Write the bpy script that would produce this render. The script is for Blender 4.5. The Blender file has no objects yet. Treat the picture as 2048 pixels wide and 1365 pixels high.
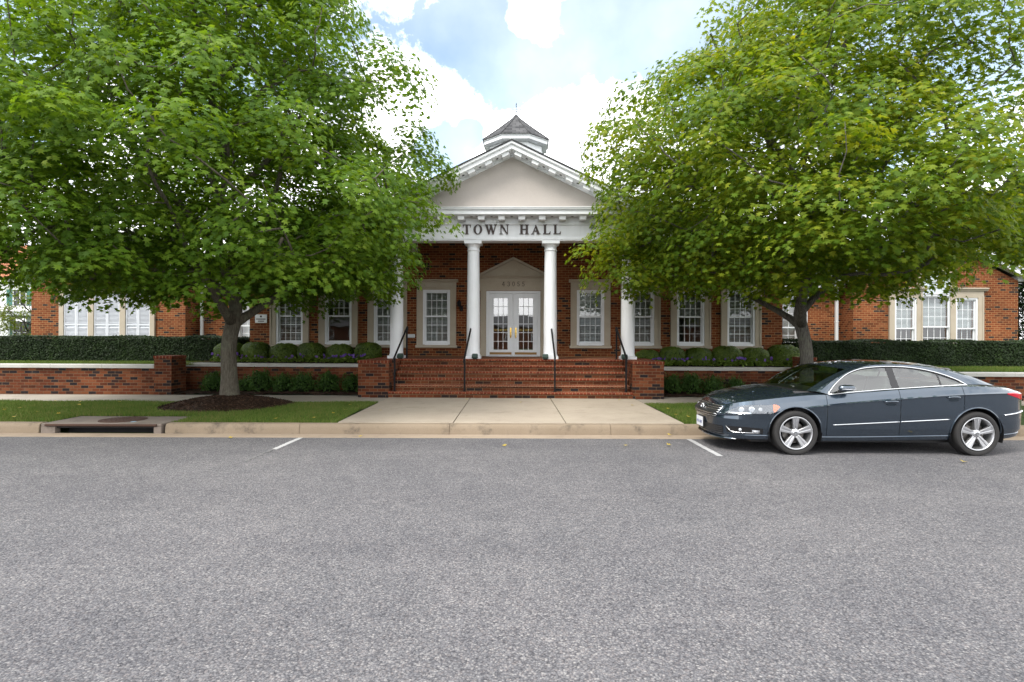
import bpy, math, random
import numpy as np
from mathutils import Vector, Matrix
R = math.radians
sc = bpy.context.scene
col = sc.collection
PI = math.pi

# ------------------------------------------------------------------ helpers
class MB:
    """collects faces; build() links them as ONE mesh object"""
    def __init__(s): s.v = []; s.f = []; s.m = []
    def add(s, vs, fs, mi=0):
        b = len(s.v); s.v += [tuple(p) for p in vs]
        for f in fs: s.f.append([i + b for i in f]); s.m.append(mi)
    def box(s, x0, x1, y0, y1, z0, z1, mi=0):
        s.add([(x0,y0,z0),(x1,y0,z0),(x1,y1,z0),(x0,y1,z0),(x0,y0,z1),(x1,y0,z1),(x1,y1,z1),(x0,y1,z1)],
              [(0,3,2,1),(4,5,6,7),(0,1,5,4),(1,2,6,5),(2,3,7,6),(3,0,4,7)], mi)
    def obox(s, c, ax, ay, az, hx, hy, hz, mi=0):
        c, ax, ay, az = Vector(c), Vector(ax).normalized(), Vector(ay).normalized(), Vector(az).normalized()
        vs = [c + ax*hx*i + ay*hy*j + az*hz*k for k in (-1,1) for i, j in ((-1,-1),(1,-1),(1,1),(-1,1))]
        s.add(vs, [(0,3,2,1),(4,5,6,7),(0,1,5,4),(1,2,6,5),(2,3,7,6),(3,0,4,7)], mi)
    def prism_y(s, poly, y0, y1, mi=0):          # poly of (x,z), extruded along y
        n = len(poly)
        s.add([(x,y0,z) for x,z in poly] + [(x,y1,z) for x,z in poly],
              [list(range(n)), list(range(2*n-1, n-1, -1))] + [(i, i+n, (i+1)%n+n, (i+1)%n) for i in range(n)], mi)
    def prism_x(s, poly, x0, x1, mi=0):          # poly of (y,z)
        n = len(poly)
        s.add([(x0,y,z) for y,z in poly] + [(x1,y,z) for y,z in poly],
              [list(range(n)), list(range(2*n-1, n-1, -1))] + [(i, i+n, (i+1)%n+n, (i+1)%n) for i in range(n)], mi)
    def prism_z(s, poly, z0, z1, mi=0):
        n = len(poly)
        s.add([(x,y,z0) for x,y in poly] + [(x,y,z1) for x,y in poly],
              [list(range(n)), list(range(2*n-1, n-1, -1))] + [(i, i+n, (i+1)%n+n, (i+1)%n) for i in range(n)], mi)
    def tube(s, pts, rad, n=8, mi=0, caps=True, closed=False):
        pts = [Vector(p) for p in pts]; k = len(pts)
        if not hasattr(rad, '__len__'): rad = [rad]*k
        up = None; vs = []
        for i, p in enumerate(pts):
            if closed: t = pts[(i+1)%k] - pts[i-1]
            else: t = pts[min(i+1,k-1)] - pts[max(i-1,0)]
            if t.length < 1e-9: t = Vector((0,0,1))
            t.normalize()
            if up is None:
                up = Vector((0,0,1)) if abs(t.z) < .9 else Vector((1,0,0))
            a = t.cross(up)
            if a.length < 1e-6: a = t.orthogonal()
            a.normalize(); b = a.cross(t).normalized(); up = b
            for j in range(n):
                w = 2*PI*j/n
                vs.append(p + (a*math.cos(w) + b*math.sin(w))*rad[i])
        fs = []
        for i in range(k if closed else k-1):
            i2 = (i+1)%k
            for j in range(n):
                fs.append((i*n+j, i*n+(j+1)%n, i2*n+(j+1)%n, i2*n+j))
        if caps and not closed:
            fs.append(list(range(n))[::-1]); fs.append([(k-1)*n+j for j in range(n)])
        s.add(vs, fs, mi)
    def lathe(s, prof, c=(0,0,0), n=24, mi=0, axis='z', caps=True):
        vs = []; k = len(prof)
        for r, h in prof:
            for j in range(n):
                w = 2*PI*j/n; a, b = r*math.cos(w), r*math.sin(w)
                vs.append((c[0]+a, c[1]+b, c[2]+h) if axis=='z' else (c[0]+a, c[1]+h, c[2]+b) if axis=='y' else (c[0]+h, c[1]+a, c[2]+b))
        fs = [(i*n+j, i*n+(j+1)%n, (i+1)*n+(j+1)%n, (i+1)*n+j) for i in range(k-1) for j in range(n)]
        if caps: fs += [list(range(n))[::-1], [(k-1)*n+j for j in range(n)]]
        s.add(vs, fs, mi)
    def sphere(s, c, r, n=12, mi=0):
        prof = [(max(r*math.sin(PI*i/n), 1e-4), -r*math.cos(PI*i/n)) for i in range(n+1)]
        s.lathe(prof, c, n*2, mi)
    def wall(s, x0, x1, z0, z1, y, th, holes=(), mi=0):
        xs = sorted(set([x0,x1] + [h[i] for h in holes for i in (0,1)])); zs = sorted(set([z0,z1] + [h[i] for h in holes for i in (2,3)]))
        for a, b in zip(xs, xs[1:]):
            for c, d in zip(zs, zs[1:]):
                if any(h[0]-1e-6 <= a and b <= h[1]+1e-6 and h[2]-1e-6 <= c and d <= h[3]+1e-6 for h in holes): continue
                s.add([(a,y,c),(b,y,c),(b,y,d),(a,y,d)], [(0,1,2,3)], mi)
                s.add([(a,y+th,c),(b,y+th,c),(b,y+th,d),(a,y+th,d)], [(3,2,1,0)], mi)
        for a, b, c, d in holes:
            s.add([(a,y,c),(a,y+th,c),(a,y+th,d),(a,y,d)], [(0,1,2,3)], mi)
            s.add([(b,y,c),(b,y+th,c),(b,y+th,d),(b,y,d)], [(3,2,1,0)], mi)
            s.add([(a,y,c),(b,y,c),(b,y+th,c),(a,y+th,c)], [(0,1,2,3)], mi)
            s.add([(a,y,d),(b,y,d),(b,y+th,d),(a,y+th,d)], [(3,2,1,0)], mi)
        s.add([(x0,y,z0),(x0,y+th,z0),(x0,y+th,z1),(x0,y,z1)], [(3,2,1,0)], mi)
        s.add([(x1,y,z0),(x1,y+th,z0),(x1,y+th,z1),(x1,y,z1)], [(0,1,2,3)], mi)
        s.add([(x0,y,z1),(x1,y,z1),(x1,y+th,z1),(x0,y+th,z1)], [(0,1,2,3)], mi)
    def build(s, name, mats, parent=None, loc=(0,0,0), rz=0, smooth=False, bevel=0, normals=True):
        me = bpy.data.meshes.new(name); me.from_pydata(s.v, [], s.f)
        if not isinstance(mats, (list, tuple)): mats = [mats]
        for m in mats: me.materials.append(m)
        me.polygons.foreach_set('material_index', s.m)
        if normals:
            import bmesh
            bm = bmesh.new(); bm.from_mesh(me); bmesh.ops.recalc_face_normals(bm, faces=bm.faces); bm.to_mesh(me); bm.free()
        if smooth:
            me.polygons.foreach_set('use_smooth', [True]*len(me.polygons))
            if smooth != 'all': me.set_sharp_from_angle(angle=R(38))
        me.update()
        o = bpy.data.objects.new(name, me); col.objects.link(o)
        o.location = loc; o.rotation_euler.z = rz
        if parent: o.parent = parent
        if bevel:
            b = o.modifiers.new('bevel', 'BEVEL'); b.width = bevel; b.segments = 2; b.limit_method = 'ANGLE'; b.angle_limit = R(40)
        return o

def tag(o, label=None, cat=None, group=None, kind=None):
    if label: o['label'] = label
    if cat: o['category'] = cat
    if group: o['group'] = group
    if kind: o['kind'] = kind
    return o
def thing(name, label, cat, loc=(0,0,0), rz=0, group=None):
    o = bpy.data.objects.new(name, None); col.objects.link(o); o.empty_display_size = .3
    o.location = loc; o.rotation_euler.z = rz
    return tag(o, label, cat, group)
def copy_tree(o, parent=None):
    c = o.copy(); col.objects.link(c)
    if parent: c.parent = parent
    for ch in list(o.children): copy_tree(ch, c)
    return c
def part_empty(name, parent, loc=(0,0,0), rz=0):
    o = bpy.data.objects.new(name, None); col.objects.link(o); o.parent = parent; o.location = loc; o.rotation_euler.z = rz
    return o

# ------------------------------------------------------------------ materials
class NT:
    def __init__(s, name):
        s.mat = bpy.data.materials.new(name); s.mat.use_nodes = True
        s.t = s.mat.node_tree; s.t.nodes.clear()
        s.out = s.t.nodes.new('ShaderNodeOutputMaterial')
    def n(s, typ, ins=None, **kw):
        nd = s.t.nodes.new('ShaderNode' + typ)
        for k, v in kw.items(): setattr(nd, k, v)
        for k, v in (ins or {}).items(): s.set(nd, k, v)
        return nd
    def set(s, nd, k, v):
        if isinstance(v, bpy.types.NodeSocket): s.t.links.new(v, nd.inputs[k])
        else:
            if isinstance(v, (tuple, list)) and len(v) == 3 and nd.inputs[k].type == 'RGBA': v = (*v, 1)
            nd.inputs[k].default_value = v
    def math(s, op, a, b=0.0, clamp=False):
        nd = s.n('Math', {0: a, 1: b}, operation=op, use_clamp=clamp); return nd.outputs[0]
    def noise(s, vec, scale, detail=4, rough=.55):
        return s.n('TexNoise', {'Vector': vec, 'Scale': scale, 'Detail': detail, 'Roughness': rough}).outputs[0]
    def ramp(s, fac, stops, interp='LINEAR'):
        nd = s.n('ValToRGB', {'Fac': fac}); cr = nd.color_ramp; cr.interpolation = interp
        while len(cr.elements) < len(stops): cr.elements.new(.5)
        for e, (p, c) in zip(cr.elements, stops):
            e.position = p; e.color = (*c, 1) if len(c) == 3 else c
        return nd.outputs[0]
    def mix(s, fac, a, b, blend='MIX'):
        nd = s.n('Mix', data_type='RGBA', blend_type=blend)
        for i, v in ((0, fac), (6, a), (7, b)): s.set(nd, i, v)
        return nd.outputs[2]
    def coord(s, which='Object'): return s.n('TexCoord').outputs[which]
    def bump(s, h, strength=.3, dist=.01):
        return s.n('Bump', {'Height': h, 'Strength': strength, 'Distance': dist}).outputs[0]
    def pbr(s, color, rough=.7, normal=None, **kw):
        p = s.n('BsdfPrincipled', {'Base Color': color, 'Roughness': rough, 'Specular IOR Level': .15 if rough > .78 else .5})
        for k, v in kw.items(): s.set(p, k.replace('_', ' '), v)
        if normal is not None: s.set(p, 'Normal', normal)
        s.t.links.new(p.outputs[0], s.out.inputs[0]); return s.mat
    def boxuv(s):
        """object-space box projection: (x,z) on y faces, (y,z) on x faces, (x,y) on z faces"""
        tc = s.n('TexCoord'); p = s.n('SeparateXYZ', {0: tc.outputs['Object']}).outputs; q = s.n('SeparateXYZ', {0: tc.outputs['Normal']}).outputs
        ax = s.math('GREATER_THAN', s.math('ABSOLUTE', q[0]), .6); az = s.math('GREATER_THAN', s.math('ABSOLUTE', q[2]), .6)
        m1 = s.n('Mix', {0: ax, 2: p[0], 3: p[1]}, data_type='FLOAT').outputs[0]
        m2 = s.n('Mix', {0: az, 2: p[2], 3: p[1]}, data_type='FLOAT').outputs[0]
        return s.n('CombineXYZ', {0: m1, 1: m2}).outputs[0]

def brick(name, w=.215, h=.0815, mortar=.013, tones=None, mcol=(.42,.255,.12), soil=0.0, lip=False):
    t = NT(name); uv = t.boxuv(); ob = t.coord()
    warp = t.n('TexNoise', {'Vector': ob, 'Scale': 6.0, 'Detail': 2.0}).outputs[1]
    uvw = t.n('VectorMath', {0: uv, 1: t.n('VectorMath', {0: t.n('VectorMath', {0: warp, 1: (.5,.5,.5)}, operation='SUBTRACT').outputs[0], 3: .008}, operation='SCALE').outputs[0]}, operation='ADD').outputs[0]
    b = t.n('TexBrick', {'Vector': uvw, 'Color1': (0,0,0), 'Color2': (1,1,1), 'Mortar': (.5,.5,.5), 'Scale': 1.0, 'Mortar Size': mortar/2, 'Mortar Smooth': .15, 'Bias': 0.0, 'Brick Width': w, 'Row Height': h}, offset=.5, offset_frequency=2, squash=1.0, squash_frequency=2)
    tones = tones or [(0,(.022,.020,.026)), (.10,(.040,.028,.028)), (.14,(.12,.035,.016)), (.4,(.18,.049,.019)), (.62,(.23,.068,.026)), (.8,(.19,.055,.022)), (1,(.27,.095,.04))]
    c = t.ramp(b.outputs[0], tones)
    c = t.mix(.28, c, t.ramp(t.noise(ob, 45, 5, .7), [(.3,(.25,.25,.25)),(.7,(1,1,1))]), 'MULTIPLY')
    mc = t.mix(t.noise(ob, 30, 3), mcol, tuple(k*.62 for k in mcol))
    c = t.mix(b.outputs[1], c, mc)
    big = t.ramp(t.noise(ob, .9, 4), [(.32,(.68,.67,.66)),(.68,(1.10,1.08,1.05))])
    c = t.mix(1.0, c, big, 'MULTIPLY')
    if soil: c = t.mix(t.ramp(t.noise(ob, 3.1, 6, .7), [(.55,(0,0,0)),(.75,(soil,)*3)]), c, (.40,.36,.32))
    hgt = t.math('SUBTRACT', t.math('MULTIPLY', t.noise(ob, 60, 3), .35), b.outputs[1])
    return t.pbr(c, .85, t.bump(hgt, .55, .008))

def painted(name, c=(.72,.74,.76), rough=.45, dirt=.12):
    t = NT(name); ob = t.coord()
    n = t.noise(ob, 1.6, 6, .6); n2 = t.noise(ob, 28, 4, .6)
    cc = t.mix(t.ramp(n, [(.45,(0,0,0)),(.8,(dirt*2.5,)*3)]), c, tuple(k*.72 for k in c))
    cc = t.mix(t.math('MULTIPLY', n2, .12), cc, tuple(k*.85 for k in c))
    sv = t.n('VectorMath', {0: ob, 1: (9,9,.55)}, operation='MULTIPLY').outputs[0]
    cc = t.mix(t.ramp(t.noise(sv, 1.0, 6, .65), [(.5,(0,0,0)),(.8,(dirt*2,)*3)]), cc, tuple(k*.62 for k in c))
    return t.pbr(cc, rough, t.bump(t.noise(ob, 90, 2), .08, .003))
def stone(name, c=(.46,.39,.30), c2=(.36,.30,.23), scale=1.0, rough=.85):
    t = NT(name); ob = t.coord()
    cc = t.mix(t.ramp(t.noise(ob, 2.2*scale, 7, .65), [(.3,(0,0,0)),(.7,(1,1,1))]), c, c2)
    cc = t.mix(.35, cc, t.ramp(t.noise(ob, 110*scale, 3, .7), [(.3,(.55,.55,.55)),(.7,(1.1,1.1,1.1))]), 'MULTIPLY')
    return t.pbr(cc, rough, t.bump(t.noise(ob, 120*scale, 4), .15, .004))
def plain(name, c, rough=.5, metal=0.0, **kw):
    t = NT(name); ob = t.coord()
    cc = t.mix(t.math('MULTIPLY', t.noise(ob, 14, 5), .35), c, tuple(k*.7 for k in c))
    return t.pbr(cc, rough, None, Metallic=metal, **kw)
def leafmat(name, stops, trans=.35, clump=.9, hue2=None, rough=.5, spec=.14):
    t = NT(name); ob = t.coord(); rnd = t.n('NewGeometry').outputs['Random Per Island']
    cl = t.noise(ob, clump, 3, .6)
    f = t.math('ADD', t.math('MULTIPLY', rnd, .45), t.math('MULTIPLY', t.math('SUBTRACT', cl, .22), 1.0), clamp=True)
    c = t.ramp(f, stops)
    p = t.n('BsdfPrincipled', {'Base Color': c, 'Roughness': rough, 'Specular IOR Level': spec})
    tr = t.n('BsdfTranslucent', {'Color': t.mix(1.0, c, (1.7,1.55,.65), 'MULTIPLY')})
    m = t.n('MixShader', {0: trans, 1: p.outputs[0], 2: tr.outputs[0]})
    t.t.links.new(m.outputs[0], t.out.inputs[0]); return t.mat
def glassmat(name, tint=(.75,.8,.8), refl=1.0, base=.06):
    t = NT(name)
    gm = t.n('NewGeometry').outputs
    dt = t.math('ABSOLUTE', t.n('VectorMath', {0: gm['Normal'], 1: gm['Incoming']}, operation='DOT_PRODUCT').outputs['Value'])
    fr = t.math('ADD', .04, t.math('MULTIPLY', t.math('POWER', t.math('SUBTRACT', 1.0, dt, True), 5.0), .96))
    f = t.math('ADD', t.math('MULTIPLY', fr, refl), base, clamp=True)
    ob = t.coord()
    g = t.n('BsdfGlossy', {'Color': (1,1,1), 'Roughness': .015, 'Normal': t.bump(t.noise(ob, 1.3, 1), .04, .05)})
    tr = t.n('BsdfTransparent', {'Color': tint})
    m = t.n('MixShader', {0: f, 1: tr.outputs[0], 2: g.outputs[0]})
    t.t.links.new(m.outputs[0], t.out.inputs[0]); return t.mat

def asphalt():
    t = NT('asphalt'); ob = t.coord()
    v = t.n('TexVoronoi', {'Vector': ob, 'Scale': 78.0, 'Randomness': 1.0})
    v2 = t.n('TexVoronoi', {'Vector': ob, 'Scale': 140.0, 'Randomness': 1.0})
    rnd = t.n('SeparateColor', {0: v.outputs['Color']}).outputs
    c = t.ramp(rnd[0], [(0,(.05,.05,.055)),(.2,(.115,.115,.122)),(.6,(.17,.168,.173)),(.8,(.20,.178,.17)),(.9,(.25,.245,.24)),(1,(.37,.35,.33))])
    rn2 = t.n('SeparateColor', {0: v2.outputs['Color']}).outputs
    c2 = t.ramp(rn2[1], [(0,(.06,.06,.065)),(.5,(.14,.14,.145)),(.85,(.17,.16,.165)),(1,(.30,.29,.28))])
    c = t.mix(.45, c, c2)
    edge = t.ramp(v.outputs['Distance'], [(.35,(1,1,1)),(.75,(.45,.45,.47))])
    c = t.mix(.75, c, edge, 'MULTIPLY')
    c = t.mix(1.0, c, t.ramp(t.noise(ob, .45, 6, .6), [(.3,(.84,.84,.86)),(.7,(1.1,1.08,1.07))]), 'MULTIPLY')
    c = t.mix(1.0, c, t.ramp(t.noise(ob, 3.5, 5, .7), [(.3,(.86,.86,.87)),(.7,(1.08,1.07,1.06))]), 'MULTIPLY')
    c = t.mix(1.0, c, (1.00,1.02,1.045), 'MULTIPLY')
    st_ = t.n('VectorMath', {0: ob, 1: (.10,1.0,1.0)}, operation='MULTIPLY').outputs[0]
    c = t.mix(1.0, c, t.ramp(t.noise(st_, .9, 5, .6), [(.32,(.93,.93,.935)),(.68,(1.05,1.05,1.045))]), 'MULTIPLY')
    # oil spots
    sp = t.n('TexVoronoi', {'Vector': ob, 'Scale': .55, 'Randomness': 1.0}).outputs['Distance']
    c = t.mix(t.ramp(t.math('ADD', sp, t.math('MULTIPLY', t.noise(ob, 9, 4), .06)), [(.045,(.75,)*3),(.065,(0,0,0))]), c, (.035,.035,.037))
    h = t.math('ADD', t.math('MULTIPLY', v.outputs['Distance'], -.8), t.math('MULTIPLY', v2.outputs['Distance'], -.4))
    return t.pbr(c, .88, t.bump(h, .55, .006))
def concrete(name, c, c2, stain=(.12,.10,.08), joint=None, st=.6, speck=1.0):
    t = NT(name); ob = t.coord()
    cc = t.mix(t.ramp(t.noise(ob, 1.1, 7, .62), [(.32,(0,0,0)),(.68,(1,1,1))]), c, c2)
    cc = t.mix(.45*speck, cc, t.ramp(t.noise(ob, 95, 4, .75), [(.28,(.5,.5,.5)),(.72,(1.15,1.15,1.15))]), 'MULTIPLY')
    cc = t.mix(t.ramp(t.noise(ob, 2.6, 9, .72), [(.54,(0,0,0)),(.72,(st,)*3)]), cc, stain)
    return t.pbr(cc, .9, t.bump(t.noise(ob, 130, 4, .7), .25, .004))
def grassmat(name='grass_blade'):
    t = NT(name); ob = t.coord(); rnd = t.n('NewGeometry').outputs['Random Per Island']
    f = t.math('ADD', t.math('MULTIPLY', rnd, .5), t.math('MULTIPLY', t.noise(ob, .9, 5, .65), .62), clamp=True)
    c = t.ramp(f, [(.2,(.055,.105,.013)),(.5,(.095,.165,.024)),(.72,(.16,.19,.045)),(.9,(.21,.18,.07)),(1,(.30,.24,.11))])
    p = t.n('BsdfPrincipled', {'Base Color': c, 'Roughness': .6, 'Specular IOR Level': .2}); tr = t.n('BsdfTranslucent', {'Color': c})
    m = t.n('MixShader', {0: .3, 1: p.outputs[0], 2: tr.outputs[0]}); t.t.links.new(m.outputs[0], t.out.inputs[0]); return t.mat
def shingle():
    t = NT('shingle'); uv = t.boxuv(); ob = t.coord()
    b = t.n('TexBrick', {'Vector': uv, 'Color1': (0,0,0), 'Color2': (1,1,1), 'Mortar': (.2,.2,.2), 'Scale': 1.0, 'Mortar Size': .006, 'Brick Width': .28, 'Row Height': .13}, offset=.5)
    c = t.ramp(b.outputs[0], [(0,(.045,.046,.05)),(.5,(.075,.076,.08)),(1,(.12,.12,.125))])
    c = t.mix(b.outputs[1], c, (.02,.02,.022)); c = t.mix(.4, c, t.ramp(t.noise(ob, 120, 3), [(.3,(.4,)*3),(.7,(1.2,)*3)]), 'MULTIPLY')
    return t.pbr(c, .9, t.bump(t.math('MULTIPLY', b.outputs[1], -1), .5, .01))
def barkmat(name, c=(.13,.115,.09), c2=(.055,.047,.038)):
    t = NT(name); ob = t.coord()
    st = t.n('VectorMath', {0: ob, 1: (1,1,.16)}, operation='MULTIPLY').outputs[0]
    n = t.noise(st, 38, 6, .7); n2 = t.noise(ob, 4, 5, .65)
    cc = t.mix(t.ramp(n, [(.35,(0,0,0)),(.62,(1,1,1))]), c2, c)
    cc = t.mix(t.ramp(n2, [(.5,(0,0,0)),(.72,(.55,)*3)]), cc, (.17,.18,.13))
    return t.pbr(cc, .95, t.bump(n, .7, .015))
def mulchmat():
    t = NT('mulch_bark'); ob = t.coord()
    v = t.n('TexVoronoi', {'Vector': t.n('VectorMath', {0: ob, 1: (1,2.2,2)}, operation='MULTIPLY').outputs[0], 'Scale': 28.0})
    r = t.n('SeparateColor', {0: v.outputs['Color']}).outputs[0]
    c = t.ramp(r, [(0,(.012,.008,.006)),(.5,(.035,.020,.013)),(.85,(.06,.033,.02)),(1,(.12,.075,.05))])
    return t.pbr(c, .95, t.bump(t.math('ADD', v.outputs['Distance'], t.noise(ob, 50, 4)), .9, .02))

M = dict(
    brick=brick('facade_brick'),
    brick2=brick('garden_brick', w=.215, h=.0815, tones=[(0,(.018,.016,.020)),(.16,(.035,.022,.022)),(.20,(.080,.024,.012)),(.45,(.135,.036,.016)),(.7,(.17,.050,.021)),(1,(.22,.078,.035))], mcol=(.20,.125,.075), soil=.06),
    brickstep=brick('step_brick', w=.215, h=.0815, tones=[(0,(.02,.018,.022)),(.10,(.04,.024,.02)),(.16,(.10,.030,.013)),(.5,(.15,.043,.018)),(1,(.20,.068,.031))], mcol=(.30,.20,.115), soil=.08),
    nosing=brick('nosing_brick', w=.094, h=.30, mortar=.010, tones=[(0,(.14,.028,.014)),(.5,(.20,.045,.021)),(1,(.25,.068,.032))], mcol=(.46,.34,.22)),
    white=painted('white_paint', (.79,.815,.85)), white2=painted('white_trim', (.73,.75,.775), .4, .10),
    stucco=stone('stucco', (.475,.435,.405), (.43,.39,.365), .8, .9),
    stone=stone('limestone', (.46,.405,.325), (.40,.345,.27)), cap=concrete('coping_concrete', (.51,.50,.475), (.42,.41,.385), st=.45),
    glass=glassmat('window_glass'), doorglass=glassmat('door_glass', (.6,.65,.66), 1.6, .21),
    blind=painted('blind_slats', (.62,.62,.60), .6), dark=plain('interior_dark', (.03,.03,.032), .8),
    letter=plain('dark_bronze', (.035,.018,.014), .5), black=plain('black_iron', (.008,.008,.009), .55, Specular_IOR_Level=.2),
    brass=plain('brass', (.75,.52,.16), .22, 1.0), kick=plain('kick_plate', (.22,.13,.05), .35, .8),
    shingle=shingle(), asphalt=asphalt(),
    kerb=concrete('kerb_concrete', (.265,.212,.157), (.22,.173,.125), (.07,.06,.05), st=.9),
    gutter=concrete('gutter_concrete', (.36,.29,.22), (.30,.24,.185), st=.5),
    walk=concrete('walk_concrete', (.40,.345,.28), (.345,.295,.24), (.15,.12,.09), st=.4),
    side=concrete('sidewalk_concrete', (.36,.325,.275), (.30,.27,.23), st=.5),
    drain=concrete('drain_concrete', (.25,.21,.18), (.18,.15,.13), (.05,.045,.04)), rust=plain('cast_iron', (.075,.045,.035), .8),
    line=concrete('road_paint', (.50,.50,.505), (.33,.33,.34), (.14,.14,.145), st=1.0),
    soil=mulchmat(), grass=grassmat(), turf=None, bark=barkmat('maple_bark'), bark2=barkmat('maple_bark_grey', (.15,.14,.125), (.05,.045,.04)),
    green_metal=plain('green_enamel', (.02,.045,.035), .45),
)
def turf():
    t = NT('turf'); ob = t.coord()
    c = t.ramp(t.noise(ob, 3, 8, .75), [(.3,(.018,.034,.008)),(.55,(.04,.07,.014)),(.75,(.075,.085,.028))])
    return t.pbr(c, .95, t.bump(t.noise(ob, 60, 5), .8, .03))
M['turf'] = turf()

# ------------------------------------------------------------------ camera, sun, sky
cam = bpy.data.cameras.new('camera'); co = bpy.data.objects.new('camera', cam); col.objects.link(co)
co.location = (0, 0, 1.75); co.rotation_euler = (PI/2, R(-.2), 0)
cam.lens = 20.0; cam.sensor_width = 36; cam.shift_y = -6.5/2048; cam.clip_end = 3000; cam.clip_start = .05
sc.camera = co
SUN = Vector((-.44, -.52, .92)).normalized()
sl = bpy.data.lights.new('sun', 'SUN'); sl.energy = 2.1; sl.angle = R(20); sl.color = (1, .95, .86)
so = bpy.data.objects.new('sun', sl); col.objects.link(so); so.location = (0,0,30)
so.rotation_euler = (-SUN).to_track_quat('-Z', 'Y').to_euler()
w = bpy.data.worlds.new('World'); sc.world = w; w.use_nodes = True
wt = NT.__new__(NT); wt.t = w.node_tree; wt.t.nodes.clear()
wo = wt.n('OutputWorld'); bg = wt.n('Background', {'Strength': .1}); wt.t.links.new(bg.outputs[0], wo.inputs[0])
sky = wt.n('TexSky'); sky.sky_type = 'NISHITA'; sky.sun_disc = False
sky.sun_elevation = math.asin(SUN.z); sky.sun_rotation = math.atan2(SUN.x, SUN.y); sky.air_density = 1.0; sky.dust_density = .6; sky.ozone_density = 1.0
d = wt.coord('Generated')
def dirpx(u, v): return Vector(((u-1024)/1138, 1, (676-v)/1138)).normalized()
def blob(u, v, r):
    c = dirpx(u, v)
    ln = wt.n('VectorMath', {0: d, 1: tuple(c)}, operation='DISTANCE').outputs['Value']
    return wt.math('SUBTRACT', 1.0, wt.math('DIVIDE', ln, r*.9/1138), clamp=False)
hole = None
for u, v, r in ((960,35,150),(1015,105,120),(1130,25,150),(1240,60,110),(1330,-30,170),(1560,-60,260),(1880,-40,260),(1930,110,130),(885,300,55),(940,270,35),(420,230,90),(60,20,150),(330,-330,420),(10,250,80)):
    b = wt.math('MAXIMUM', blob(u, v, r*.86), -.62)
    hole = b if hole is None else wt.math('MAXIMUM', hole, b)
puff = blob(1075, 8, 105)
warpn = wt.n('TexNoise', {'Vector': d, 'Scale': 8.0, 'Detail': 12.0, 'Roughness': .68}).outputs[0]
fine = wt.n('TexNoise', {'Vector': d, 'Scale': 3.2, 'Detail': 8.0, 'Roughness': .55}).outputs[0]
fld = wt.math('ADD', wt.math('MULTIPLY', hole, -.62), wt.math('MULTIPLY', wt.math('SUBTRACT', warpn, .5), 1.5))
fld = wt.math('ADD', fld, wt.math('MULTIPLY', wt.math('MAXIMUM', puff, 0.0), 1.1))
fld = wt.math('ADD', fld, wt.math('MULTIPLY', wt.math('SUBTRACT', fine, .45), .9))
mask = wt.ramp(fld, [(-.0,(0,0,0)),(.08,(.28,.28,.28)),(.34,(1,1,1))], 'LINEAR')
thin = wt.ramp(wt.n('TexNoise', {'Vector': d, 'Scale': 5.0, 'Detail': 6.0}).outputs[0], [(.35,(.09,)*3),(.75,(.26,)*3)])
mask = wt.math('MAXIMUM', mask, thin)
shade = wt.ramp(wt.n('TexNoise', {'Vector': d, 'Scale': 4.0, 'Detail': 7.0}).outputs[0], [(.30,(10.5,10.8,11.3)),(.62,(19,19,19))])
skyc = wt.mix(1.0, sky.outputs[0], (1.28,1.46,1.34), 'MULTIPLY')
wt.set(bg, 'Color', wt.mix(mask, skyc, shade))
sc.view_settings.view_transform = 'Standard'; sc.view_settings.look = 'None'; sc.view_settings.gamma = 1; sc.view_settings.exposure = .84
sc.cycles.max_bounces = 6; sc.cycles.transparent_max_bounces = 16; sc.cycles.diffuse_bounces = 3; sc.cycles.use_denoising = True

# building frame: facade plane through (0.04, 18.9), turned by a hair
BY = R(-1.3); BC = Vector((.04, 18.9, 0))
def B(x, Y, z=0):                        # x, Y measured as if the facade were square to the road
    p = Matrix.Rotation(BY, 3, 'Z') @ Vector((x, Y-18.9, 0)); return Vector((p.x + BC.x, p.y + BC.y, z))
# ------------------------------------------------------------------ ground and road
rng = random.Random(5)
M['faded'] = concrete('faded_road_paint', (.24,.24,.24), (.16,.16,.165), (.12,.12,.125), st=.9)
g = MB(); g.add([(-900,-900,-.07),(900,-900,-.07),(900,900,-.07),(-900,900,-.07)], [(0,1,2,3)])
tag(g.build('ground', M['turf'], normals=False), kind='structure')
g = MB()
g.add([(-90,-14,0),(90,-14,0),(90,8.4,0),(-90,8.4,0),(90,10.03,-.02),(-90,10.03,-.02)], [(0,1,2,3),(3,2,4,5)])
tag(g.build('road', M['asphalt'], normals=False), kind='structure')
g = MB(); g.add([(-90,10.0,-.016),(90,10.0,-.016),(90,10.52,-.04),(-90,10.52,-.04),(-90,10.0,-.06),(90,10.0,-.06)], [(0,1,2,3),(4,5,1,0)])
tag(g.build('gutter', M['gutter'], normals=False), kind='structure')
kp = [(10.49,-.06),(10.50,.06),(10.515,.115),(10.54,.135),(10.575,.142),(10.70,.142),(10.70,-.06)]
g = MB()
edges = [-60,-35,-20,-14.2,-11.4,-8.72]; edges2 = [-6.40,-3.92,-1.15,1.83,4.9,8,11,14,20,40,60]
for es in (edges, edges2):
    for a, b in zip(es, es[1:]): g.prism_x(kp, a+.004, b-.004)
    g.prism_x([(y if y > 10.6 else y+.012, z-.010) for y, z in kp], es[0]+.002, es[-1]-.002)
tag(g.build('kerb', M['kerb'], smooth=True, bevel=.006), kind='structure')
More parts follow.
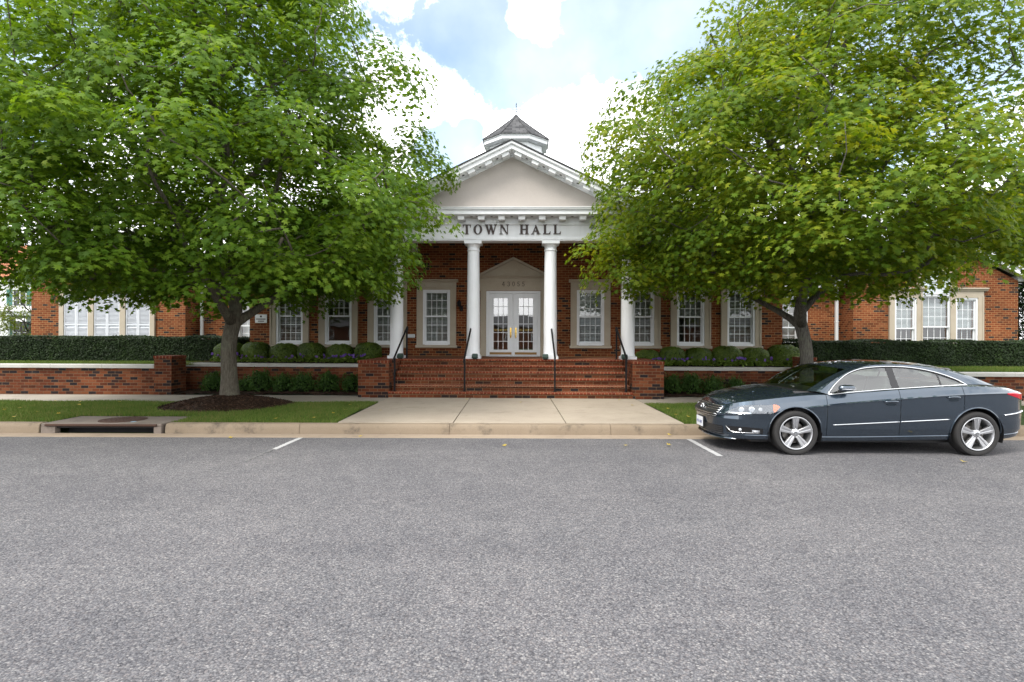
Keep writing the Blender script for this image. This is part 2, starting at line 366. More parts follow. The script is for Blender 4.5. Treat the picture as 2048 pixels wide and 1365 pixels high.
# verge lawn, between kerb and sidewalk
def verge(x0, x1):
    g = MB(); nx, ny = int((x1-x0)/.25)+1, 16; vs = []
    for j in range(ny+1):
        for i in range(nx+1):
            x, y = x0+(x1-x0)*i/nx, 10.70+3.45*j/ny
            vs.append((x, y, .118 + .05*math.sin(PI*j/ny)*.6 + .012*math.sin(x*2.1)*math.sin(y*3)))
    g.add(vs, [(j*(nx+1)+i, j*(nx+1)+i+1, (j+1)*(nx+1)+i+1, (j+1)*(nx+1)+i) for j in range(ny) for i in range(nx)])
    return g.build('lawn', M['turf'], smooth='all', normals=False)
tag(verge(-60,-8.66), kind='structure'); tag(verge(-6.46,-3.30), kind='structure'); tag(verge(3.27,60), kind='structure')
g = MB(); g.add([(-8.66,11.45,.125),(-6.46,11.45,.125),(-6.46,14.15,.125),(-8.66,14.15,.125)], [(0,1,2,3)])
tag(g.build('lawn', M['turf'], normals=False), kind='structure')
# sidewalk slabs
g = MB(); xs = [-60+1.52*i for i in range(0, 80)]
for a, b in zip(xs, xs[1:]):
    if b < -3.3 or a > 3.27: g.box(max(a,3.27) if a > 0 or b > 3.27 else a, min(b,-3.3)-.008 if a < -3.3 else b-.008, 14.12, 15.64, .02, .15)
g.box(-60,-3.3,14.13,15.63,.02,.142); g.box(3.28,60,14.13,15.63,.02,.142)
tag(g.build('sidewalk', M['side'], bevel=.006), kind='structure')
# entrance path: three slabs across, two rows
g = MB(); xe = [-3.28,-1.10,1.02,3.25]; ye = [10.70,12.9,15.4]
for a, b in zip(xe, xe[1:]):
    for c, e in zip(ye, ye[1:]): g.box(a+.009, b-.009, c+.006, e-.006, .02, .152)
g.box(-3.27,3.24,10.71,15.39,.02,.118,1)
tag(g.build('entrance_path', [M['walk'], M['soil']], bevel=.006), kind='structure')
# parking lines
def pline(x, y0, y1, label, seed):
    g = MB(); r = random.Random(seed); n = 24; L, Rr = [], []
    for i in range(n+1):
        y = y0+(y1-y0)*i/n; z = .004 if y < 8.4 else .004-.02*(y-8.4)/1.63
        L.append((x-.044+r.uniform(-.006,.006), y, z+.001)); Rr.append((x+.044+r.uniform(-.006,.006), y, z+.001))
    g.add(L+Rr, [(i, n+1+i, n+2+i, i+1) for i in range(n)])
    y = y0
    while y > y0-.85*(x < 0):                 # what is left of the worn end
        l = r.uniform(.02,.07); a = x-.04*(y0-y)-.05+r.uniform(0,.04); g.add([(a,y-l,.005),(a+r.uniform(.02,.06),y-l,.005),(a+r.uniform(.03,.06),y,.005),(a,y,.005)], [(0,1,2,3)], 1); y -= l+r.uniform(.0,.03)
    tag(g.build('parking_line', [M['line'], M['faded']], normals=False), label, 'road marking', 'painted parking bay lines')
pline(-3.70, 8.85, 9.97, 'worn white painted bay line left of the entrance path, fading toward the road', 1)
pline(3.10, 8.45, 9.97, 'white painted bay line on the asphalt in front of the car nose', 2)
for (px, py, dx) in ((-3.74,8.42,.05),(-3.78,8.02,.06)):
    pass

# raised garden terrace behind the walls
g = MB()
g.add([B(x,y,z) for x,y,z in ((-60,15.95,.90),(-9.96,15.95,.90),(-9.96,17.2,.94),(-9.96,40,.95),(-60,40,.95))], [(0,1,2,3,4)])
g.add([B(x,y,z) for x,y,z in ((60,15.3,.84),(8.0,15.3,.84),(8.0,17.2,.88),(8.0,40,.9),(60,40,.9))], [(4,3,2,1,0)])
tag(g.build('terrace_lawn', M['turf'], normals=True), kind='structure')
def bedmesh(x0, x1, y0, y1, z, seed, bump=.03):
    g = MB(); r = random.Random(seed); nx, ny = max(6,int(abs(x1-x0)/.12)), max(4,int((y1-y0)/.12)); vs = []
    for j in range(ny+1):
        for i in range(nx+1):
            x, y = x0+(x1-x0)*i/nx, y0+(y1-y0)*j/ny; vs.append(B(x, y, z + r.uniform(-bump, bump)))
    g.add(vs, [(j*(nx+1)+i, j*(nx+1)+i+1, (j+1)*(nx+1)+i+1, (j+1)*(nx+1)+i) for j in range(ny) for i in range(nx)])
    return g
tag(bedmesh(-9.96,-4.0,17.15,19.0,.955,1).build('planting_bed', M['soil'], normals=False), kind='structure')
tag(bedmesh(4.0,8.9,17.15,19.0,.90,2).build('planting_bed', M['soil'], normals=False), kind='structure')
tag(bedmesh(-9.95,-4.0,15.62,16.95,.17,3).build('planting_bed', M['soil'], normals=False), kind='structure')
tag(bedmesh(4.0,7.85,15.55,16.95,.17,4).build('planting_bed', M['soil'], normals=False), kind='structure')

# mulch mound round the left maple
LT = Vector((-6.64, 13.40, .0)); RT = Vector((6.94, 13.40, .0))
def mound(c, rx, ry, h, label):
    g = MB(); r = random.Random(9); vs = [(0,0,h)]; rings, n = 22, 72
    for k in range(1, rings+1):
        f = k/rings
        for j in range(n):
            a = 2*PI*j/n; q = 1+.07*math.sin(3*a+1)+.05*math.sin(7*a)+ r.uniform(-.02,.02)*(f>.8)
            vs.append((rx*f*q*math.cos(a), ry*f*q*math.sin(a), h*(1-f**1.6) + r.uniform(-.022,.022)*(f<.99) - .04*(f==1)))
    fs = [(0,1+j,1+(j+1)%n) for j in range(n)]
    for k in range(rings-1):
        for j in range(n): fs.append((1+k*n+j, 1+(k+1)*n+j, 1+(k+1)*n+(j+1)%n, 1+k*n+(j+1)%n))
    g.add(vs, fs)
    for i in range(2600):                       # loose chips
        a = r.uniform(0,2*PI); f = math.sqrt(r.random())*1.04; x, y = rx*f*math.cos(a), ry*f*math.sin(a)
        z = max(0, h*(1-min(1,f)**1.6))+.015
        t = r.uniform(0,PI); l = r.uniform(.015,.04)
        g.obox((x,y,z), (math.cos(t),math.sin(t),r.uniform(-.5,.5)), (-math.sin(t),math.cos(t),r.uniform(-.4,.4)), (0,0,1), l, .006, .004)
    o = g.build('mulch_mound', M['soil'], loc=(c.x, c.y-.12, .125))
    return tag(o, kind='structure')
mound(LT, 1.50, 1.42, .26, '')
mound(RT, 1.45, 1.15, .22, '')

# storm drain inlet in the kerb
t = thing('storm_drain', 'concrete kerb inlet with a dark slot and round iron manhole cover in the grass verge', 'storm drain', (-7.56,10.5,0))
g = MB(); g.box(-1.12,1.10,-.01,.98,.085,.140); g.build('top_slab', M['drain'], t, bevel=.012)
g = MB(); g.prism_x([(-.045,.100),(-.045,.126),(-.030,.136),(-.011,.136),(-.011,.090),(-.02,.090)], -1.03, 1.02); g.build('steel_nosing', M['rust'], t, bevel=.004)
g = MB(); g.box(-1.12,-.86,-.015,.12,-.07,.084); g.box(.96,1.10,-.015,.12,-.07,.084)
g.box(-.86,.96,.30,.34,-.6,.084,1); g.box(-.86,.96,-.012,.30,-.62,-.6,1); g.box(-.86,.96,.03,.06,.052,.084,1)
g.build('throat', [M['drain'], M['dark']], t, bevel=.006)
g = MB(); g.lathe([(.001,.152),(.33,.152),(.345,.150),(.35,.143),(.355,.143),(.36,.149),(.40,.149),(.405,.138)], (.05,.50,0), 40)
for k in range(6):
    for j in range(10):
        a = 2*PI*(j+.5*(k%2))/10; rr = .05+.05*k
        g.box(.05+rr*math.cos(a)-.012,.05+rr*math.cos(a)+.012,.5+rr*math.sin(a)-.012,.5+rr*math.sin(a)+.012,.150,.156)
g.build('manhole_cover', M['rust'], t)
g = MB(); g.lathe([(.001,.1445),(.045,.1445),(.05,.141)], (.42,.24,0), 16); g.build('marker_disc', plain('blue_disc', (.25,.42,.55), .4), t)

# grass blades: uncountable
def blades(name, regions, n, h=(.035,.075), seed=1, zf=None, wd=.006, avoid=None):
    r = np.random.default_rng(seed); P = []
    tot = sum((b-a)*(d_-c) for a,b,c,d_ in regions)
    for a,b,c,d_ in regions:
        k = int(n*(b-a)*(d_-c)/tot); P.append(np.stack([r.uniform(a,b,k), r.uniform(c,d_,k)], 1))
    P = np.concatenate(P)
    if avoid is not None: P = P[~avoid(P)]
    k = len(P); z = zf(P); hh = r.uniform(*h, k); az = r.uniform(0,2*PI,k); ln = r.uniform(.0,.7,k)*hh; la = r.uniform(0,2*PI,k); ww = wd*r.uniform(.7,1.4,k)
    V = np.zeros((k,3,3)); V[:,0,:2] = P + np.stack([np.cos(az),np.sin(az)],1)*ww[:,None]; V[:,1,:2] = P - np.stack([np.cos(az),np.sin(az)],1)*ww[:,None]
    V[:,0,2] = V[:,1,2] = z - .005; V[:,2,:2] = P + np.stack([np.cos(la),np.sin(la)],1)*ln[:,None]; V[:,2,2] = z + hh
    return raw(name, V.reshape(-1,3), np.arange(3*k).reshape(k,3), M['grass'])
def raw(name, V, F, mats, parent=None, loc=(0,0,0), mi=None):
    me = bpy.data.meshes.new(name); nv, nf, fs = len(V), len(F), F.shape[1]
    me.vertices.add(nv); me.vertices.foreach_set('co', np.ascontiguousarray(V, dtype=np.float32).ravel())
    me.loops.add(nf*fs); me.loops.foreach_set('vertex_index', np.ascontiguousarray(F, dtype=np.int32).ravel())
    me.polygons.add(nf); me.polygons.foreach_set('loop_start', np.arange(0, nf*fs, fs, dtype=np.int32))
    for m in (mats if isinstance(mats, (list,tuple)) else [mats]): me.materials.append(m)
    if mi is not None: me.polygons.foreach_set('material_index', np.asarray(mi, dtype=np.int32))
    me.update(calc_edges=True); me.validate()
    o = bpy.data.objects.new(name, me); col.objects.link(o); o.location = loc
    if parent: o.parent = parent
    return o
def vz(P):
    y = (P[:,1]-10.70)/3.45
    return .118 + .03*np.sin(PI*np.clip(y,0,1)) + .012*np.sin(P[:,0]*2.1)*np.sin(P[:,1]*3)
def av(P):
    m = ((P[:,0]-LT.x)/1.42)**2 + ((P[:,1]-LT.y+.12)/1.36)**2 < 1
    m |= ((P[:,0]-RT.x)/1.4)**2 + ((P[:,1]-RT.y+.12)/1.1)**2 < 1
    m |= (P[:,0]>-8.7)&(P[:,0]<-6.42)&(P[:,1]<11.5)
    return m
tag(blades('grass', [(-15,-8.6,10.72,14.16),(-8.6,-6.5,11.4,14.16),(-6.5,-3.32,10.72,14.13),(3.28,9,10.72,14.13)], 150000, seed=2, zf=vz, avoid=av), kind='stuff')
def bl(P): return np.where(P[:,0]<0, .925, .872)
o = tag(blades('grass', [(-19,-9.5,16.3,18.4),(8.2,19,15.6,18.4)], 60000, (.03,.07), 3, bl, .008), kind='stuff')
# fallen leaves, drawn later (needs the leaf outline)
# ------------------------------------------------------------------ town hall (local frame: y=0 is the door wall, -y toward the street)
hall = thing('town_hall', 'single storey red brick town hall with a white columned portico, pediment and grey roofed cupola', 'building', BC, BY)
WX = [2.555, 4.20, 5.845, 7.49]                   # window centres either side of the door
ZS, ZT = 1.56, 3.285                               # sash opening
holes = [(s*x-.40, s*x+.40, ZS, ZT) for x in WX for s in (-1,1)] + [(-.90,.90,1.16,3.30)]
g = MB(); g.wall(-8.85, 8.85, .5, 5.0, 0, .3, holes)
g.box(-8.85,-8.55,.3,8.5,.5,5.0); g.box(8.55,8.85,.3,8.5,.5,5.0); g.box(-8.55,8.55,8.2,8.5,.5,5.0)
g.build('wall', M['brick'], hall)
g = MB(); g.box(-8.54,8.54,.31,8.19,.9,1.12); g.box(-8.54,8.54,.31,8.19,4.2,4.25); g.box(-8.5,8.5,4.6,4.7,1.12,4.2); g.box(1.6,1.7,.4,4.6,1.12,4.2); g.box(-1.7,-1.6,.4,4.6,1.12,4.2)
g.build('interior', plain('interior_wall', (.30,.27,.23), .8), hall)

def window_parts(parent, x, y, z, w=.40, h=ZT-ZS, cols=4, rows=3, surround=True, blind='full', blind_mat=None, low=True, sill=True, name='window'):
    f = MB(); t = .062
    f.box(-w-.052,-w+.012,-.035,.12,-.05,h+.052); f.box(w-.012,w+.052,-.035,.12,-.05,h+.052)
    f.box(-w+.012,w-.012,-.033,.12,h-.012,h+.050); f.box(-w+.012,w-.012,-.06,.12,-.06,.02)
    mid = h*.52
    f.box(-w+.012,-w+.055,.02,.06,mid,h-.012); f.box(w-.055,w-.012,.02,.06,mid,h-.012); f.box(-w+.055,w-.055,.021,.06,h-.055,h-.012)
    f.box(-w+.012,w-.012,.016,.062,mid-.025,mid+.025)
    f.box(-w+.012,-w+.05,.064,.10,.02,mid-.025); f.box(w-.05,w-.012,.064,.10,.02,mid-.025); f.box(-w+.05,w-.05,.063,.10,.02,.075)
    a, b = -w+.055, w-.055
    for k in range(1, cols):
        x_ = a+(b-a)*k/cols; f.box(x_-.009,x_+.009,.030,.046,mid+.025,h-.055)
        if low: f.box(x_-.009,x_+.009,.074,.088,.075,mid-.025)
    for k in range(1, rows):
        zz = mid+.025+(h-.055-mid-.025)*k/rows; f.box(a,b,.032,.044,zz-.009,zz+.009)
        if low: zz = .075+(mid-.10)*k/rows; f.box(a,b,.076,.086,zz-.009,zz+.009)
    fr = f.build(name, M['white2'], parent, (x, y, z), bevel=.004)
    p = MB(); p.add([(a,.038,mid+.025),(b,.038,mid+.025),(b,.038,h-.055),(a,.038,h-.055)], [(0,1,2,3)]); p.add([(-w+.05,.081,.075),(w-.05,.081,.075),(w-.05,.081,mid-.025),(-w+.05,.081,mid-.025)], [(0,1,2,3)])
    p.build('pane', M['glass'], fr)
    if blind:
        bm = MB(); z0 = {'full': .05, 'half': mid, 'none': 9, 'top': h*.72}[blind]; zz = h-.03
        while zz > z0:
            bm.obox((0,.17,zz), (1,0,0), (0,.75,.62), (0,-.62,.75), w-.03, .021, .0012); zz -= .046
        if bm.v: bm.build('blind', blind_mat or M['blind'], fr, normals=False)
    if surround:
        s = MB(); o_, i_ = w+.255, w+.052
        s.box(-o_,-i_,-.055,-.001,-.06,h+.17); s.box(i_,o_,-.055,-.001,-.06,h+.17); s.box(-i_,i_,-.055,-.001,h+.050,h+.17)
        s.box(-o_-.001,-o_+.05,-.075,-.056,-.06,h+.17); s.box(o_-.05,o_+.001,-.075,-.056,-.06,h+.17); s.box(-o_+.05,o_-.05,-.075,-.056,h+.12,h+.171)
        s.box(-o_,o_,-.050,-.001,h+.172,h+.30)
        s.prism_x([(-.001,h+.302),(-.07,h+.302),(-.08,h+.33),(-.12,h+.355),(-.135,h+.37),(-.135,h+.395),(-.001,h+.41)], -o_-.06, o_+.06)
        s.build('surround', M['stone'], fr, bevel=.004)
    if sill:
        s = MB(); s.box(-w-.29,w+.29,-.12,-.001,-.15,-.062); s.build('sill', M['stone'], fr, bevel=.01)
    return fr
pale = painted('pale_blind', (.80,.82,.84), .6)
cfg = {(-1,0):('full',None,True), (-1,1):('full',None,True), (-1,2):('top',None,False), (-1,3):('full',None,True), (1,0):('full',pale,True), (1,1):('full',None,True), (1,2):('half',None,True), (1,3):('full',None,True)}
for (s, k), (bl_, bmat, low) in cfg.items():
    window_parts(hall, s*WX[k], 0, ZS, blind=bl_, blind_mat=bmat, low=low)

# door with stone surround
ds = MB()
for s in (-1,1):
    a, b = sorted((s*.905, s*1.09)); ds.box(a,b,-.06,-.001,1.135,3.31)
    a, b = sorted((s*.895, s*1.10)); ds.box(a,b,-.08,-.061,1.135,1.40)
ds.box(-1.13,1.13,-.06,-.001,3.312,3.72); ds.box(-1.15,1.15,-.085,-.061,3.62,3.70)
ds.prism_x([(-.001,3.722),(-.09,3.722),(-.10,3.75),(-.15,3.775),(-.15,3.80),(-.001,3.81)], -1.19, 1.19)
ds.prism_y([(-1.10,3.812),(1.10,3.812),(0,4.36)], -.05, -.001)
for s in (-1,1):
    ds.prism_y([(s*1.22,3.812),(s*1.06,3.812),(0,4.335),(0,4.42)], -.15+.002*s, -.051)
door = ds.build('door_surround', M['stone'], hall, bevel=.005)
numb = plain('number_bronze', (.035,.02,.012), .6)
fr = MB()
fr.box(-.90,-.815,-.03,.15,1.135,3.30); fr.box(.815,.90,-.03,.15,1.135,3.30); fr.box(-.815,.815,-.028,.15,3.215,3.30); fr.box(-.815,.815,-.02,.14,1.13,1.158); fr.box(-.022,.022,-.035,.02,1.158,3.215)
fr.build('door_frame', M['white2'], hall, bevel=.006)
for s in (-1,1):
    d_ = MB(); x0, x1 = sorted((s*.024, s*.812)); gx0, gx1 = sorted((s*.175, s*.665)); z0, z1 = 1.34, 3.08
    d_.box(x0,gx0,.0,.05,1.165,3.21); d_.box(gx1,x1,.0,.05,1.165,3.21); d_.box(gx0,gx1,.001,.049,1.165,z0); d_.box(gx0,gx1,.001,.049,z1,3.21)
    for a,b,c,e in ((gx0-.03,gx0+.012,z0-.03,z1+.03),(gx1-.012,gx1+.03,z0-.03,z1+.03)): d_.box(a,b,-.012,-.001,c,e)
    d_.box(gx0+.012,gx1-.012,-.011,-.001,z0-.03,z0+.012); d_.box(gx0+.012,gx1-.012,-.011,-.001,z1-.012,z1+.03)
    for k in (1,2): xx = gx0+(gx1-gx0)*k/3; d_.box(xx-.010,xx+.010,.004,.03,z0,z1)
    for k in range(1,6): zz = z0+(z1-z0)*k/6; d_.box(gx0,gx1,.006,.028,zz-.010,zz+.010)
    dl = d_.build('door', M['white2'], hall, bevel=.003)
    p = MB(); p.add([(gx0,.02,z0),(gx1,.02,z0),(gx1,.02,z1),(gx0,.02,z1)], [(0,1,2,3)]); p.build('pane', M['doorglass'], dl)
    k = MB(); k.box(x0+.03,x1-.03,-.006,-.0015,1.19,1.27); k.build('kick_plate', M['kick'], dl)
    h = MB(); hx = s*.085; h.lathe([(.030,.0),(.030,.003)], (hx,-.004,2.06), 16, axis='y'); h.box(hx-.030,hx+.030,-.012,-.0015,1.86,2.08); h.box(hx-.026,hx+.026,-.010,-.0016,1.76,1.86)
    h.tube([(hx,-.012,1.92),(hx,-.06,1.90),(hx,-.065,1.83),(hx,-.05,1.76),(hx,-.012,1.74)], .013, 8); h.lathe([(.018,0),(.018,-.02),(.001,-.022)], (hx,-.012,2.03), 12, axis='y')
    h.build('handle', M['brass'], dl, smooth=True)
    h = MB(); h.box(gx0,gx1,.06,.085,1.99,2.03); h.build('push_bar', M['brass'], dl, bevel=.004)

# --- lettering: serif capitals built from strokes
def stroke(mb, pts, y, dpt=.02): mb.prism_y(pts, y-dpt, y)
def ring(mb, cx, cz, rx, rz, ix, iz, y, dpt, n=28, a0=0, a1=2*PI):
    full = abs(a1-a0-2*PI) < 1e-6; vs = []; m = n if full else n+1
    for i in range(m):
        a = a0+(a1-a0)*i/n
        for q, yy in ((0,y-dpt),(1,y-dpt),(1,y),(0,y)):
            ex, ez = ((rx,rz) if q == 0 else (ix,iz)); vs.append((cx+ex*math.cos(a), yy, cz+ez*math.sin(a)))
    fs = []
    for i in range(n):
        j = (i+1)%m
        for k in range(4): fs.append((4*i+k, 4*i+(k+1)%4, 4*j+(k+1)%4, 4*j+k))
    if not full: fs += [(0,1,2,3), (4*n+3,4*n+2,4*n+1,4*n)]
    mb.add(vs, fs)
def letter(mb, ch, x, z, H, y):
    """returns advance; strokes get slightly different depths so no faces coincide"""
    T, t, sf = .20*H, .075*H, .05*H; k = [0]
    def q(pts): k[0] += 1; stroke(mb, [(x+a*H, z+b*H) for a, b in pts], y-.0006*k[0], .02+.0008*k[0])
    def rect(a,b,c,d): q([(a,c),(b,c),(b,d),(a,d)])
    def serif(cx, zb, wd=.19, up=True):
        wd += .01; d0, d1 = (zb, zb+.06) if up else (zb-.06, zb); rect(cx-wd, cx+wd, d0, d1)
    if ch == 'T':
        rect(.0,.84,.93,1.0); rect(.30,.54,0,.95); serif(.42,0,.2); q([(0,.94),(.0,.68),(.035,.68),(.12,.94)]); q([(.84,.94),(.72,.94),(.805,.68),(.84,.68)]); return .84
    if ch == 'O':
        ring(mb, x+.46*H, z+.5*H, .47*H, .52*H, .215*H, .44*H, y, .02); return .92
    if ch == 'W':
        q([(.03,.98),(.29,.98),(.53,.06),(.46,-.02),(.36,-.02)]); q([(.66,.98),(.52,.74),(.37,-.02),(.48,-.02),(.64,.56)]); q([(.47,.98),(.73,.98),(.97,.06),(.90,-.02),(.80,-.02)]); q([(1.18,.98),(1.07,.98),(.81,-.02),(.92,-.02)])
        serif(.16,1.0,.17,False); serif(.60,1.0,.17,False); serif(1.12,1.0,.13,False); return 1.26
    if ch == 'N':
        rect(.11,.21,0,.98); rect(.79,.89,0,1.0); q([(.02,1.0),(.31,1.0),(.89,.0),(.78,-.02)]); serif(.165,0,.15); serif(.84,1.0,.15,False); return 1.0
    if ch == 'H':
        rect(.08,.32,.02,.98); rect(.64,.88,.02,.98); rect(.3,.66,.46,.56)
        for c in (.20,.76): serif(c,0,.2); serif(c,1.0,.2,False)
        return .96
    if ch == 'A':
        q([(.07,.02),(.18,.02),(.47,.76),(.45,.98)]); q([(.47,1.02),(.38,.90),(.60,.02),(.88,.02)]); rect(.24,.66,.29,.38); serif(.13,0,.14); serif(.75,0,.19); return .94
    if ch == 'L':
        rect(.08,.32,.02,.98); serif(.20,1.0,.2,False); rect(.0,.76,0,.08); q([(.60,.06),(.76,.06),(.79,.30),(.755,.30)]); return .80
    if ch == ' ': return .55
    if ch == '4':
        rect(.34,.44,0,1.0); q([(.30,1.0),(.40,1.0),(.10,.34),(.0,.34)]); rect(.0,.58,.25,.345); rect(.26,.52,0,.05); return .58
    if ch == '3':
        ring(mb, x+.26*H, z+.73*H, .25*H, .27*H, .15*H, .19*H, y, .02, 18, -PI*.5, PI*.9); ring(mb, x+.26*H, z+.27*H, .28*H, .29*H, .17*H, .20*H, y-.0008, .0206, 18, -PI*.9, PI*.5); return .54
    if ch == '0':
        ring(mb, x+.27*H, z+.5*H, .27*H, .51*H, .165*H, .42*H, y, .02); return .54
    if ch == '5':
        rect(.06,.15,.46,.98); rect(.06,.50,.90,1.0); ring(mb, x+.23*H, z+.30*H, .29*H, .31*H, .18*H, .215*H, y-.001, .0208, 20, -PI*.85, PI*.72); return .52
def write(parent, name, text, cx, z, H, y, mat, gap, width):
    adv = []; tmp = MB()
    for ch in text: adv.append(letter(tmp, ch, 0, 0, 1, 0))
    tot = sum(adv)*H; gap = (width-tot)/(len(text)-1); x = cx-width/2
    for ch, a in zip(text, adv):
        if ch != ' ':
            m = MB(); letter(m, ch, 0, 0, H, 0); m.build(name, mat, parent, (x, y, z))
        x += a*H+gap

# --- portico
EX = 3.63; ZF0, ZF1 = 4.565, 5.07                  # frieze
e = MB()
def beam(z0, z1, o, th=.44):                         # U-shaped entablature ring, front + both sides, pushed out by o
    e.box(-EX-o, EX+o, -2.42-o, -2.42+th, z0, z1); e.box(-EX-o, -EX+th, -2.42+th, .0-.001, z0, z1); e.box(EX-th, EX+o, -2.42+th, .0-.001, z0, z1)
beam(ZF0, ZF0+.035, .0, .44); beam(ZF0+.036, ZF0+.10, .012, .44); beam(ZF0+.101, 4.995, .0, .44); beam(4.996, 5.03, .03, .44); beam(5.031, 5.075, .055, .44); beam(5.076, 5.215, .03, .44)
e.box(-EX+.441, EX-.441, -1.97, -.002, 4.97, 5.02)
ent = e.build('entablature', M['white'], hall, bevel=.006)
write(ent, 'lettering', 'TOWN HALL', .0, 4.745, .275, -2.436, M['letter'], 0, 2.84)
write(door, 'number', '43055', .0, 3.455, .15, -.060, numb, 0, .74)
c = MB()                                              # horizontal cornice (corona + crown)
def corn(z0, z1, o): c.box(-EX-o, EX+o, -2.42-o, 0-.0015, z0, z1)
corn(5.218, 5.235, .40); corn(5.236, 5.345, .44); corn(5.346, 5.372, .455); corn(5.373, 5.41, .485); corn(5.411, 5.435, .50); corn(5.436, 5.447, .43)
c.build('cornice', M['white2'], hall, bevel=.005)
n = 14
for i in range(n):
    x = -EX-.12 + (2*EX+.24)*i/(n-1); m = MB(); m.box(-.095,.095,-.345,-.031,-.115,-.003); m.box(-.105,.105,-.352,-.031,-.036,-.0031)
    m.build('modillion', M['white2'], hall, (x, -2.42, 5.218), bevel=.006)
for s in (-1,1):
    for i in range(4):
        m = MB(); m.box(-.345,-.031,-.095,.095,-.115,-.003); m.build('modillion', M['white2'], hall, (s*EX + (0 if s < 0 else .376), -1.95+.56*i, 5.218), bevel=.006)
SL = .486; HW = EX+.50                                # raking cornice
ZA = 7.31                                             # roof apex
ty = MB(); ty.prism_y([(-EX-.02,5.40),(EX+.02,5.40),(0,5.40+SL*(EX+.02)-.07)], -2.40, -2.30); ty.build('pediment', M['stucco'], hall)
rk = MB()
def rake(dz0, dz1, y0, y1, lowx=HW):
    for s in (-1,1):
        j = .0015*s
        rk.prism_y([(s*lowx, ZA-SL*lowx+dz0), (0, ZA+dz0), (0, ZA+dz1), (s*lowx, ZA-SL*lowx+dz1)], y0+j, y1)
rake(-.075,-.012,-2.905,-2.30,HW); rake(-.10,-.077,-2.885,-2.30,HW-.02); rake(-.215,-.102,-2.855,-2.30,HW-.04); rake(-.235,-.217,-2.815,-2.30,HW-.30)
rake(-.325,-.236,-2.47,-2.401,HW-.42); rake(-.285,-.237,-2.50,-2.471,HW-.42)
rk.build('raking_cornice', M['white2'], hall)
for s in (-1,1):
    for i in range(8):
        x = s*(.18+.485*i); m = MB(); q = math.atan(SL)
        m.obox((x, -2.66, ZA-.236-SL*abs(x)-.042), (1,0,-s*SL), (0,1,0), (s*SL,0,1), .105, .14, .044)
        m.build('modillion', M['white2'], hall)
for i in range(n-1):
    x = -EX-.12 + (2*EX+.24)*(i+.5)/(n-1); m = MB(); m.lathe([(.035,0),(.035,-.006),(.001,-.007)], (0,0,0), 12); m.build('vent', M['dark'], hall, (x, -2.62, 5.2165))
for s in (-1,1):
    for i in range(7):
        x = s*(.18+.485*(i+.5)); m = MB(); m.obox((x, -2.64, ZA-.237-SL*abs(x)-.006), (1,0,-s*SL), (0,1,0), (s*SL,0,1), .032, .035, .004); m.build('vent', M['dark'], hall)
rf = MB()
for s in (-1,1):
    j = .001*s; rf.prism_y([(0,ZA+.0),(s*(HW+.05),ZA-SL*(HW+.05)+.0),(s*(HW+.05),ZA-SL*(HW+.05)+.035),(0,ZA+.035)], -2.93+j, 3.5)
rf.build('portico_roof', M['shingle'], hall)
# columns
def column(x):
    m = MB(); m.box(-.225,.225,-.225,.225,0,.085)
    m.lathe([(.204,.086),(.212,.10),(.212,.115),(.205,.128),(.201,.130),(.198,.145),(.196,.16)]+[(.195-.022*(max(0,(k/12-.25))/.75)**1.3, .165+2.985*k/12) for k in range(13)]+[(.184,3.155),(.190,3.165),(.190,3.185),(.176,3.195),(.172,3.27),(.184,3.275),(.188,3.29),(.218,3.335),(.228,3.35)], n=40)
    m.box(-.255,.255,-.255,.255,3.351,3.432)
    m.build('column', M['white'], hall, (x, -2.17, 1.132), smooth=True, bevel=.004)
for x in (-3.40,-1.133,1.133,3.40): column(x)

# --- main cornice and hipped roof of the central block
for (x0, x1) in ((-9.25,-EX-.56),(EX+.56,9.25)):
    c = MB(); c.box(x0+.37 if x0 < 0 else x0, x1 if x0 < 0 else x1-.37, -.05,-.001,4.72,5.0)
    c.box(x0+.02 if x0<0 else x0, x1 if x0<0 else x1-.02, -.36,.3,5.005,5.03); c.box(x0, x1, -.40,.3,5.031,5.20); c.box(x0-.04 if x0<0 else x0, x1 if x0<0 else x1+.04, -.46,.3,5.201,5.27)
    a, b = (-9.29,-8.80) if x0 < 0 else (8.80,9.29); c.box(a,b,.301,8.9,5.005,5.27)
    c.build('eaves', M['white2'], hall, bevel=.006)
rf = MB(); X, y0, y1, zr, yr, xr = 9.33, -.5, 8.95, 7.45, 4.2, 4.9
rf.add([(-X,y0,5.275),(X,y0,5.275),(X,y1,5.275),(-X,y1,5.275),(-xr,yr,zr),(xr,yr,zr)], [(0,1,5,4),(1,2,5),(2,3,4,5),(3,0,4),(3,2,1,0)])
rf.build('roof', M['shingle'], hall)
# --- cupola
cu = part_empty('cupola', hall, (0.02, 3.05, 0), 0)
def octa(r, z): return [(r/math.cos(PI/8)*math.cos(PI/8+k*PI/4), r/math.cos(PI/8)*math.sin(PI/8+k*PI/4), z) for k in range(8)]
def octprism(mb, rs): 
    vs = [p for r, z in rs for p in octa(r, z)]; k = len(rs)
    mb.add(vs, [(i*8+j, i*8+(j+1)%8, (i+1)*8+(j+1)%8, (i+1)*8+j) for i in range(k-1) for j in range(8)] + [list(range(8))[::-1], [8*(k-1)+j for j in range(8)]])
CZ = 8.99
m = MB(); octprism(m, [(.98,6.6),(.98,CZ-.002)])
for k in range(8):
    a = k*PI/4; cx, sx = math.cos(a), math.sin(a)
    m.obox((cx*.985, sx*.985, CZ-.55), (-sx,cx,0), (0,0,1), (cx,sx,0), .30, .40, .012)
m.build('cupola_drum', M['white'], cu, bevel=.01)
m = MB(); octprism(m, [(1.08,CZ),(1.19,CZ+.04),(1.19,CZ+.165),(1.22,CZ+.17),(1.22,CZ+.20)]); m.build('cupola_eaves', M['white2'], cu)
